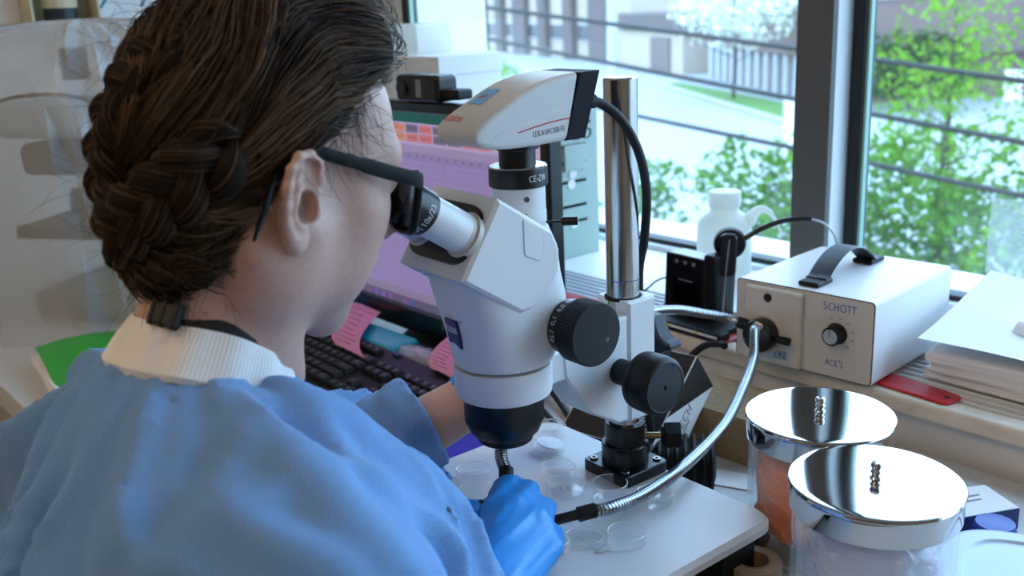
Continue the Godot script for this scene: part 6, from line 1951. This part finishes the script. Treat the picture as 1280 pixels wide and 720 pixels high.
func glove(called_label: String, palm: Array, k: float, fingers: Array, person_: Node3D, off: Transform3D, lo: Vector3, hi: Vector3, seed_: int) -> void:
	var f := FastNoiseLite.new()
	f.seed = seed_
	f.frequency = 1.0
	f.fractal_type = FastNoiseLite.FRACTAL_RIDGED
	f.fractal_octaves = 2
	var w: Vector3 = palm[0][0]
	var dir: Vector3 = (palm[0][1] - w).normalized()
	var fld := func(p: Vector3) -> float:
		var d := chain(p, palm, k)
		for c in fingers:
			d = smin(d, chain(p, c, 0.004), 0.006)
		if absf(d) < 0.012:
			var t := (p - w).dot(dir)
			var q := p - dir * t
			d -= 0.0019 * f.get_noise_3d(q.x * 40.0, q.y * 40.0 + t * 12.0, q.z * 40.0) + 0.0006 * sin(t * 420.0 + f.get_noise_3dv(p * 12.0) * 5.0) * clampf(1.0 - t / 0.05, 0.0, 1.0)
		return d
	var v := PackedVector3Array()
	var n := PackedVector3Array()
	var ix := PackedInt32Array()
	nets(fld, lo, hi, 0.0023, v, n, ix)
	var g := part("glove", net_mesh(v, n, ix), M.glove, person_, off)
	g.set_meta("label", called_label)

# ---------- hair: a cap, braided locks and single strands ----------
func hairline(p: Vector3) -> float:   # hair grows where z lies behind this
	var t := [[-0.10, 0.034], [-0.06, 0.030], [-0.03, 0.024], [-0.005, 0.019], [0.020, 0.012], [0.032, -0.010], [0.048, -0.034], [0.066, -0.046], [0.082, -0.058], [0.094, -0.080], [0.105, -0.110], [0.30, -0.14]]
	for i in t.size() - 1:
		if p.y < t[i + 1][0]:
			return lerpf(t[i][1], t[i + 1][1], clampf((p.y - t[i][0]) / (t[i + 1][0] - t[i][0]), 0, 1))
	return -0.14

func hair_field(p: Vector3) -> float:
	var d := ell(p, Vector3(0, 0.050, 0.000), Vector3(0.075, 0.092, 0.084))
	d = smin(d, ell(p, Vector3(0, 0.100, -0.046), Vector3(0.062, 0.048, 0.046)), 0.03)
	d = smin(d, ell(p, Vector3(0.006, -0.006, 0.052), Vector3(0.048, 0.052, 0.032)), 0.04)
	d = smin(d, ell(p, Vector3(0.004, -0.046, 0.040), Vector3(0.042, 0.030, 0.024)), 0.03)
	return d

func hair_grad(p: Vector3) -> Vector3:
	var e := 0.002
	return Vector3(hair_field(p + Vector3(e, 0, 0)) - hair_field(p - Vector3(e, 0, 0)), hair_field(p + Vector3(0, e, 0)) - hair_field(p - Vector3(0, e, 0)), hair_field(p + Vector3(0, 0, e)) - hair_field(p - Vector3(0, 0, e))).normalized()

class Fibres:
	var v := PackedVector3Array()
	var n := PackedVector3Array()
	var c := PackedColorArray()
	var ix := PackedInt32Array()

	func add(pts: PackedVector3Array, r: float, col: Color) -> void:
		var base := v.size()
		var m := pts.size()
		for i in m:
			var d := (pts[mini(i + 1, m - 1)] - pts[maxi(i - 1, 0)]).normalized()
			var u := d.cross(Vector3(0.31, 0.87, 0.37)).normalized()
			var w := d.cross(u)
			var rr := r * (1.0 if i < m - 2 else 0.6 if i == m - 2 else 0.15)
			for k in 3:
				var a := TAU * k / 3.0
				var o := u * cos(a) + w * sin(a)
				v.append(pts[i] + o * rr)
				n.append(o)
				c.append(col)
			if i > 0:
				var q := base + (i - 1) * 3
				for k in 3:
					var l := (k + 1) % 3
					ix.append(q + k); ix.append(q + 3 + k); ix.append(q + l)
					ix.append(q + l); ix.append(q + 3 + k); ix.append(q + 3 + l)

	func mesh() -> ArrayMesh:
		var a := []
		a.resize(Mesh.ARRAY_MAX)
		a[Mesh.ARRAY_VERTEX] = v
		a[Mesh.ARRAY_NORMAL] = n
		a[Mesh.ARRAY_COLOR] = c
		a[Mesh.ARRAY_INDEX] = ix
		var m := ArrayMesh.new()
		m.add_surface_from_arrays(Mesh.PRIMITIVE_TRIANGLES, a)
		return m

func tone(rng: RandomNumberGenerator, clump: float) -> Color:
	var k := clampf(0.5 + clump * 0.9 + rng.randf_range(-0.28, 0.28), 0.0, 1.0)
	return Color(0.013, 0.0075, 0.0045).lerp(Color(0.160, 0.092, 0.048), k * k)

func hair(person_: Node3D, off: Transform3D) -> void:
	var v := PackedVector3Array()
	var n := PackedVector3Array()
	var ix := PackedInt32Array()
	var fn := FastNoiseLite.new()
	fn.seed = 8
	fn.frequency = 1.0
	fn.fractal_octaves = 2
	var fld := func(p: Vector3) -> float:
		var d := hair_field(p) + 0.004
		return maxf(d, (hairline(p) + 0.006 - p.z) * 0.7)
	nets(fld, Vector3(-0.10, -0.11, -0.115), Vector3(0.10, 0.17, 0.13), 0.0042, v, n, ix, head_turn)
	var h := part("hair", net_mesh(v, n, ix), M.hair_base, person_, off)
	var rng := RandomNumberGenerator.new()
	rng.seed = 404
	var fb := Fibres.new()
	# combed strands: from the hairline and crown back and down to the knot
	var knot := Vector3(0.006, -0.008, 0.092)
	var made_ := 0
	var tries := 0
	while made_ < 6200 and tries < 60000:
		tries += 1
		var dir := Vector3(rng.randfn(), rng.randfn(), rng.randfn()).normalized()
		var p := Vector3(0, 0.045, 0.015) + dir * 0.10
		for k in 3:
			p -= hair_grad(p) * hair_field(p)
		if p.z < hairline(p) + 0.002 or p.y < -0.075:
			continue
		if p.x < -0.045 and rng.randf() < 0.7:
			continue
		made_ += 1
		var lift := rng.randf_range(-0.0012, 0.0042)
		var clump := fn.get_noise_3d(p.x * 32.0, p.y * 20.0, p.z * 20.0)
		lift += clump * 0.005
		var pts := PackedVector3Array()
		var steps := rng.randi_range(9, 15)
		var st := rng.randf_range(0.006, 0.0095)
		var prev := Vector3.ZERO
		for i in steps:
			var g := hair_grad(p)
			p -= g * (hair_field(p) - lift - 0.0018 * sin(i * 0.9 + clump * 9.0))
			pts.append(head_turn * p)
			var to := (knot + Vector3(clump * 0.03, clump * 0.05, 0)) - p
			var w := Vector3(fn.get_noise_3d(p.x * 16.0, p.y * 16.0, p.z * 16.0 + 9.0), fn.get_noise_3d(p.x * 16.0 + 5.0, p.y * 16.0, p.z * 16.0), fn.get_noise_3d(p.x * 16.0, p.y * 16.0 + 3.0, p.z * 16.0)) * 0.55
			var side_ := g.cross(to.normalized()) * (0.35 * signf(p.x + 0.02))
			var t := to.normalized() + w + side_
			if p.z < -0.02:
				t += Vector3(0.0, 0.55, 0.6)
			t = (t - g * t.dot(g)).normalized()
			if prev != Vector3.ZERO:
				t = (t + prev * 1.4).normalized()
			prev = t
			if to.length() < 0.03:
				break
			p += t * st
			if p.z < hairline(p):
				break
		if pts.size() > 4:
			fb.add(pts, rng.randf_range(0.00028, 0.00050), tone(rng, clump))
	# braids: three locks laid over and under along a path
	var paths := [[Vector3(0.040, 0.090, 0.052), Vector3(0.016, 0.070, 0.073), Vector3(-0.004, 0.040, 0.083), Vector3(-0.004, 0.006, 0.085), Vector3(0.012, -0.028, 0.078), Vector3(0.026, -0.056, 0.056)], [Vector3(0.068, 0.040, 0.038), Vector3(0.057, 0.012, 0.066), Vector3(0.036, -0.012, 0.083), Vector3(0.008, -0.028, 0.083), Vector3(-0.020, -0.036, 0.066)]]
	for b in paths.size():
		var path := curve(paths[b], 0.004)
		for s in 3:
			var mid := []
			for i in path.size():
				var t := i * 0.004 / 0.052 * TAU * 0.5 + s * TAU / 3.0
				var d: Vector3 = (path[mini(i + 1, path.size() - 1)] - path[maxi(i - 1, 0)]).normalized()
				var g := hair_grad(path[i])
				var sd := d.cross(g).normalized()
				mid.append(path[i] + sd * sin(t) * 0.0135 + g * (sin(t * 2.0) * 0.0060 + 0.0015))
			var rad := []
			for i in mid.size():
				rad.append(0.0098 * (1.0 - 0.45 * pow(float(i) / mid.size(), 3.0)) * clampf(i / 7.0, 0.15, 1.0))
			var wm := []
			for q in mid:
				wm.append(head_turn * q)
			part("braid_lock", Geo.new().tube(wm, rad, 12), M.hair_base, h)
			for k in 120:
				var a0 := rng.randf() * TAU
				var pts := PackedVector3Array()
				var i0 := rng.randi_range(0, maxi(0, mid.size() - 9))
				var i1 := mini(mid.size(), i0 + rng.randi_range(8, 20))
				for i in range(i0, i1):
					var d: Vector3 = (mid[mini(i + 1, mid.size() - 1)] - mid[maxi(i - 1, 0)]).normalized()
					var u := d.cross(Vector3(0.2, 0.3, 0.9)).normalized()
					var w := d.cross(u)
					var a := a0 + i * 0.10
					pts.append(head_turn * (mid[i] + (u * cos(a) + w * sin(a)) * (rad[i] + rng.randf_range(0.0, 0.0006))))
				fb.add(pts, rng.randf_range(0.0003, 0.0005), tone(rng, 0.10))
	# loose flying hairs
	for i in 420:
		var dir := Vector3(rng.randf_range(-0.6, 1.0), rng.randf_range(-0.8, 1.0), rng.randf_range(-0.5, 1.0)).normalized()
		var p := Vector3(0, 0.045, 0.02) + dir * 0.11
		for k in 3:
			p -= hair_grad(p) * hair_field(p)
		if p.z < hairline(p) - 0.004:
			continue
		var g := hair_grad(p)
		var t := (g * rng.randf_range(0.25, 0.8) + Vector3(rng.randfn(), rng.randfn() - 0.2, rng.randfn()) * 0.6).normalized()
		var pts := PackedVector3Array()
		var bend := Vector3(rng.randfn(), rng.randfn(), rng.randfn()) * 0.22
		for k in rng.randi_range(6, 12):
			pts.append(head_turn * p)
			p += t * 0.005
			t = (t + bend * 0.5 + g * -0.06).normalized()
		fb.add(pts, 0.00013, tone(rng, 0.15))
	# wisps at the nape and at the temple
	for i in 220:
		var tmp := i % 3 == 0
		var p := Vector3(rng.randf_range(0.054, 0.070), rng.randf_range(0.02, 0.075), 0.0) if tmp else Vector3(rng.randf_range(-0.02, 0.056), rng.randf_range(-0.085, -0.045), rng.randf_range(0.02, 0.06))
		if tmp:
			p.z = hairline(p) + 0.008
		for k in 3:
			p -= hair_grad(p) * (hair_field(p) + 0.002)
		var t := Vector3(0.1, -0.75, -0.35 if tmp else 0.2) + Vector3(rng.randfn(), rng.randfn(), rng.randfn()) * 0.35
		t = t.normalized()
		var bend := Vector3(rng.randfn(), rng.randfn(), rng.randfn()) * 0.25
		var pts := PackedVector3Array()
		for k in rng.randi_range(5, 10):
			pts.append(head_turn * p)
			p += t * 0.0042
			t = (t + bend * 0.4).normalized()
		fb.add(pts, 0.00016, tone(rng, 0.1))
	var sm := part("strands", fb.mesh(), M.hair_strand, h)
	sm.set_meta("kind", "stuff")

func person() -> void:
	var sk := mat("skin", Color(0.76, 0.62, 0.565), 0.5)
	sk.albedo_texture = noise_tex(71, 0.06, Color(0.93, 0.91, 0.90), Color(1, 1, 1), 256, 5)
	sk.uv1_triplanar = true
	sk.uv1_scale = Vector3.ONE * 9.0
	sk.subsurf_scatter_enabled = true
	sk.subsurf_scatter_strength = 0.12
	var gw := mat("gown", Color(0.47, 0.66, 0.88), 0.85)
	var im := Image.create(128, 128, false, Image.FORMAT_RGB8)
	var hm := Image.create(128, 128, false, Image.FORMAT_RGB8)
	var rng := RandomNumberGenerator.new()
	rng.seed = 3
	for y in 128:
		for x in 128:
			var dot := pow(absf(sin(x * PI / 4.0)) * absf(sin((y + (4 if (x / 4) % 2 else 0)) * PI / 8.0 )), 0.8)
			var k := 0.80 + 0.20 * dot + rng.randf_range(-0.04, 0.0)
			im.set_pixel(x, y, Color(k, k, k))
			hm.set_pixel(x, y, Color(dot, dot, dot))
	gw.albedo_texture = ImageTexture.create_from_image(im)
	gw.uv1_triplanar = true
	gw.uv1_scale = Vector3.ONE * 26.0
	gw.heightmap_enabled = true
	gw.heightmap_texture = ImageTexture.create_from_image(hm)
	gw.heightmap_scale = 0.03
	gw.rim_enabled = true
	gw.rim = 0.3
	mat("knit_white", Color(0.87, 0.87, 0.86), 0.9)
	mat("glove", Color(0.13, 0.54, 0.84), 0.45)
	mat("hair_base", Color(0.115, 0.080, 0.058), 0.8, 0.0, 0.25)
	var hs := mat("hair_strand", Color(1, 1, 1), 0.46, 0.0, 0.35)
	hs.vertex_color_use_as_albedo = true
	mat("frame_navy", Color(0.018, 0.026, 0.055), 0.4, 0.0, 0.28)
	pane("lens_glass", Color(0.9, 0.95, 1.0), 0.06)
	mat("strap_navy", Color(0.02, 0.025, 0.045), 0.7)
	mat("buckle_black", Color(0.035, 0.034, 0.032), 0.5)
	var ps := Vector3(-0.607, 0.0, -0.12)
	var p := thing("person", "person in a blue gown bending to the microscope eyepieces, brown hair braided up", "person", ps)
	var off := T(-ps)
	skin(p, off)
	gown(p, off)
	hair(p, off)
	# working hand: right, closed round the forceps
	var wr := Vector3(-0.483, 0.815, -0.374)
	var mi := Vector3(-0.546, 0.835, -0.432)
	var mm := Vector3(-0.536, 0.837, -0.444)
	var mr := Vector3(-0.521, 0.830, -0.451)
	var mp := Vector3(-0.506, 0.817, -0.449)
	glove("bright blue glove of the working hand", [[Vector3(-0.457, 0.805, -0.324), wr, 0.031, 0.0250], [wr, mi, 0.021, 0.0122], [wr, mm, 0.021, 0.0122], [wr, mr, 0.0205, 0.0118], [wr, mp, 0.020, 0.0110], [wr, Vector3(-0.539, 0.815, -0.404), 0.022, 0.018]], 0.014, [
		[[mi, Vector3(-0.582, 0.829, -0.476), 0.0118, 0.0110], [Vector3(-0.582, 0.829, -0.476), Vector3(-0.597, 0.809, -0.467), 0.0106, 0.0094], [Vector3(-0.597, 0.809, -0.467), Vector3(-0.593, 0.797, -0.456), 0.0092, 0.0082]],
		[[mm, Vector3(-0.572, 0.825, -0.486), 0.0118, 0.0110], [Vector3(-0.572, 0.825, -0.486), Vector3(-0.586, 0.803, -0.478), 0.0106, 0.0094], [Vector3(-0.586, 0.803, -0.478), Vector3(-0.581, 0.793, -0.464), 0.0092, 0.0082]],
		[[mr, Vector3(-0.554, 0.815, -0.488), 0.0114, 0.0105], [Vector3(-0.554, 0.815, -0.488), Vector3(-0.566, 0.796, -0.480), 0.0102, 0.0092], [Vector3(-0.566, 0.796, -0.480), Vector3(-0.561, 0.790, -0.465), 0.0090, 0.0080]],
		[[mp, Vector3(-0.535, 0.802, -0.479), 0.0108, 0.0098], [Vector3(-0.535, 0.802, -0.479), Vector3(-0.546, 0.791, -0.470), 0.0095, 0.0085], [Vector3(-0.546, 0.791, -0.470), Vector3(-0.542, 0.787, -0.458), 0.0084, 0.0076]],
		[[Vector3(-0.522, 0.812, -0.392), Vector3(-0.556, 0.822, -0.408), 0.0175, 0.0130], [Vector3(-0.556, 0.822, -0.408), Vector3(-0.577, 0.825, -0.430), 0.0125, 0.0112], [Vector3(-0.577, 0.825, -0.430), Vector3(-0.588, 0.816, -0.451), 0.0110, 0.0088]]], p, off, Vector3(-0.630, 0.772, -0.525), Vector3(-0.410, 0.862, -0.305), 3)
	# other hand: on the focus knob behind the objective
	var wl := Vector3(-0.690, 0.871, -0.563)
	var k1 := Vector3(-0.679, 0.898, -0.619)
	var k2 := Vector3(-0.689, 0.889, -0.629)
	var k3 := Vector3(-0.695, 0.875, -0.631)
	var k4 := Vector3(-0.697, 0.861, -0.625)
	glove("bright blue glove of the hand at the focus knob", [[Vector3(-0.701, 0.859, -0.537), wl, 0.0285, 0.0265], [wl, k1, 0.024, 0.012], [wl, k2, 0.023, 0.012], [wl, k3, 0.023, 0.0115], [wl, k4, 0.023, 0.011]], 0.014, [
		[[k1, Vector3(-0.673, 0.913, -0.653), 0.011, 0.010], [Vector3(-0.673, 0.913, -0.653), Vector3(-0.661, 0.925, -0.671), 0.0098, 0.008]],
		[[k2, Vector3(-0.681, 0.897, -0.669), 0.011, 0.010], [Vector3(-0.681, 0.897, -0.669), Vector3(-0.665, 0.898, -0.687), 0.0098, 0.008]],
		[[k3, Vector3(-0.686, 0.877, -0.667), 0.0108, 0.0098], [Vector3(-0.686, 0.877, -0.667), Vector3(-0.669, 0.875, -0.681), 0.0095, 0.008]],
		[[k4, Vector3(-0.688, 0.859, -0.657), 0.010, 0.009], [Vector3(-0.688, 0.859, -0.657), Vector3(-0.673, 0.858, -0.669), 0.0088, 0.0075]],
		[[Vector3(-0.669, 0.875, -0.577), Vector3(-0.649, 0.889, -0.601), 0.015, 0.0122], [Vector3(-0.649, 0.889, -0.601), Vector3(-0.645, 0.895, -0.623), 0.0115, 0.009]]], p, off, Vector3(-0.744, 0.813, -0.706), Vector3(-0.621, 0.945, -0.501), 7)
	glasses()
	lanyard()

func glasses() -> void:
	var g := thing("glasses", "dark navy framed glasses worn at the microscope eyepieces", "glasses", HEAD)
	g.rotation.x = deg_to_rad(-12.0)
	var fr := Geo.new()
	for s in [1.0, -1.0]:
		var l := []
		for q in round_poly(P2([0.011, 0.022, 0.063, 0.026, 0.061, -0.004, 0.050, -0.015, 0.020, -0.016, 0.011, -0.004]), 0.012, 6):
			l.append(Vector3(q.x * s, q.y, -0.1085 + 6.0 * pow(maxf(q.x - 0.01, 0), 2.0)))
		l.append(l[0])
		l.append(l[1])
		fr.tube(l, 0.0030, 8, false)
		part("lens", lens(l), M.lens_glass, g)
		var tp := []
		for q in [[0.063, 0.0215, -0.0930], [0.0695, 0.0225, -0.0860], [0.0715, 0.0262, -0.0600], [0.0735, 0.0318, -0.0250], [0.0745, 0.0345, 0.0000], [0.0785, 0.0230, 0.0180], [0.0830, 0.0040, 0.0280], [0.0840, -0.0140, 0.0350]]:
			tp.append(Vector3(q[0] * s, q[1], q[2]))
		var rows := []
		for q in curve(tp, 0.006):
			var hh: float = 0.0050 if q.z < -0.04 else 0.0042 if q.z < 0.0 else 0.0055
			rows.append([q + Vector3(0, hh, 0), q + Vector3(0.0008 * s, 0, 0), q - Vector3(0, hh, 0)])
		part("temple", Geo.new().sheet(rows, 0.0024), M.frame_navy, g)
	fr.tube([Vector3(-0.0115, 0.013, -0.1085), Vector3(-0.006, 0.016, -0.1105), Vector3(0.006, 0.016, -0.1105), Vector3(0.0115, 0.013, -0.1085)], 0.0020, 8)
	part("front", fr, M.frame_navy, g)

func lens(l: Array) -> Geo:
	var g := Geo.new()
	var c := Vector3.ZERO
	for i in l.size() - 2:
		c += l[i]
	c /= l.size() - 2
	c.z -= 0.0015
	for i in l.size() - 1:
		g.tri(c, l[i], l[i + 1])
	return g

func lanyard() -> void:
	var t := thing("lanyard", "narrow dark strap with a black buckle at the back of the neck", "lanyard", Vector3(-0.598, 1.008, -0.243))
	var up := Vector3(-0.125, 0.857, -0.498).normalized()
	var rt := up.cross(Vector3.BACK).normalized()
	var bx := Basis(rt, up, rt.cross(up))
	t.basis = bx
	var rows := []
	for i in 61:
		var a := TAU * i / 60.0
		var c := Vector3(cos(a) * 0.0485, 0.0150, sin(a) * 0.0500)
		rows.append([c + Vector3(0, 0.0055, 0) + Vector3(cos(a), 0, sin(a)) * -0.001, c, c - Vector3(0, 0.0055, 0)])
	part("strap", Geo.new().sheet(rows, 0.0014), M.strap_navy, t)
	var a0 := deg_to_rad(58.0)
	var at := Vector3(cos(a0) * 0.0530, 0.0150, sin(a0) * 0.0545)
	var bb := Basis(Vector3(-sin(a0), 0, cos(a0)), Vector3.UP, Vector3(-sin(a0), 0, cos(a0)).cross(Vector3.UP))
	var bu := part("buckle", Geo.new().box(Vector3(0.022, 0.0155, 0.0075), Vector3.ZERO, 0.0024, 3), M.buckle_black, t, Transform3D(bb, at))
	for q in [-0.0075, 0.0, 0.0075]:
		part("bar", Geo.new().box(Vector3(0.0026, 0.0170, 0.0094), Vector3(q, 0, 0), 0.0010, 2), M.buckle_black, bu)
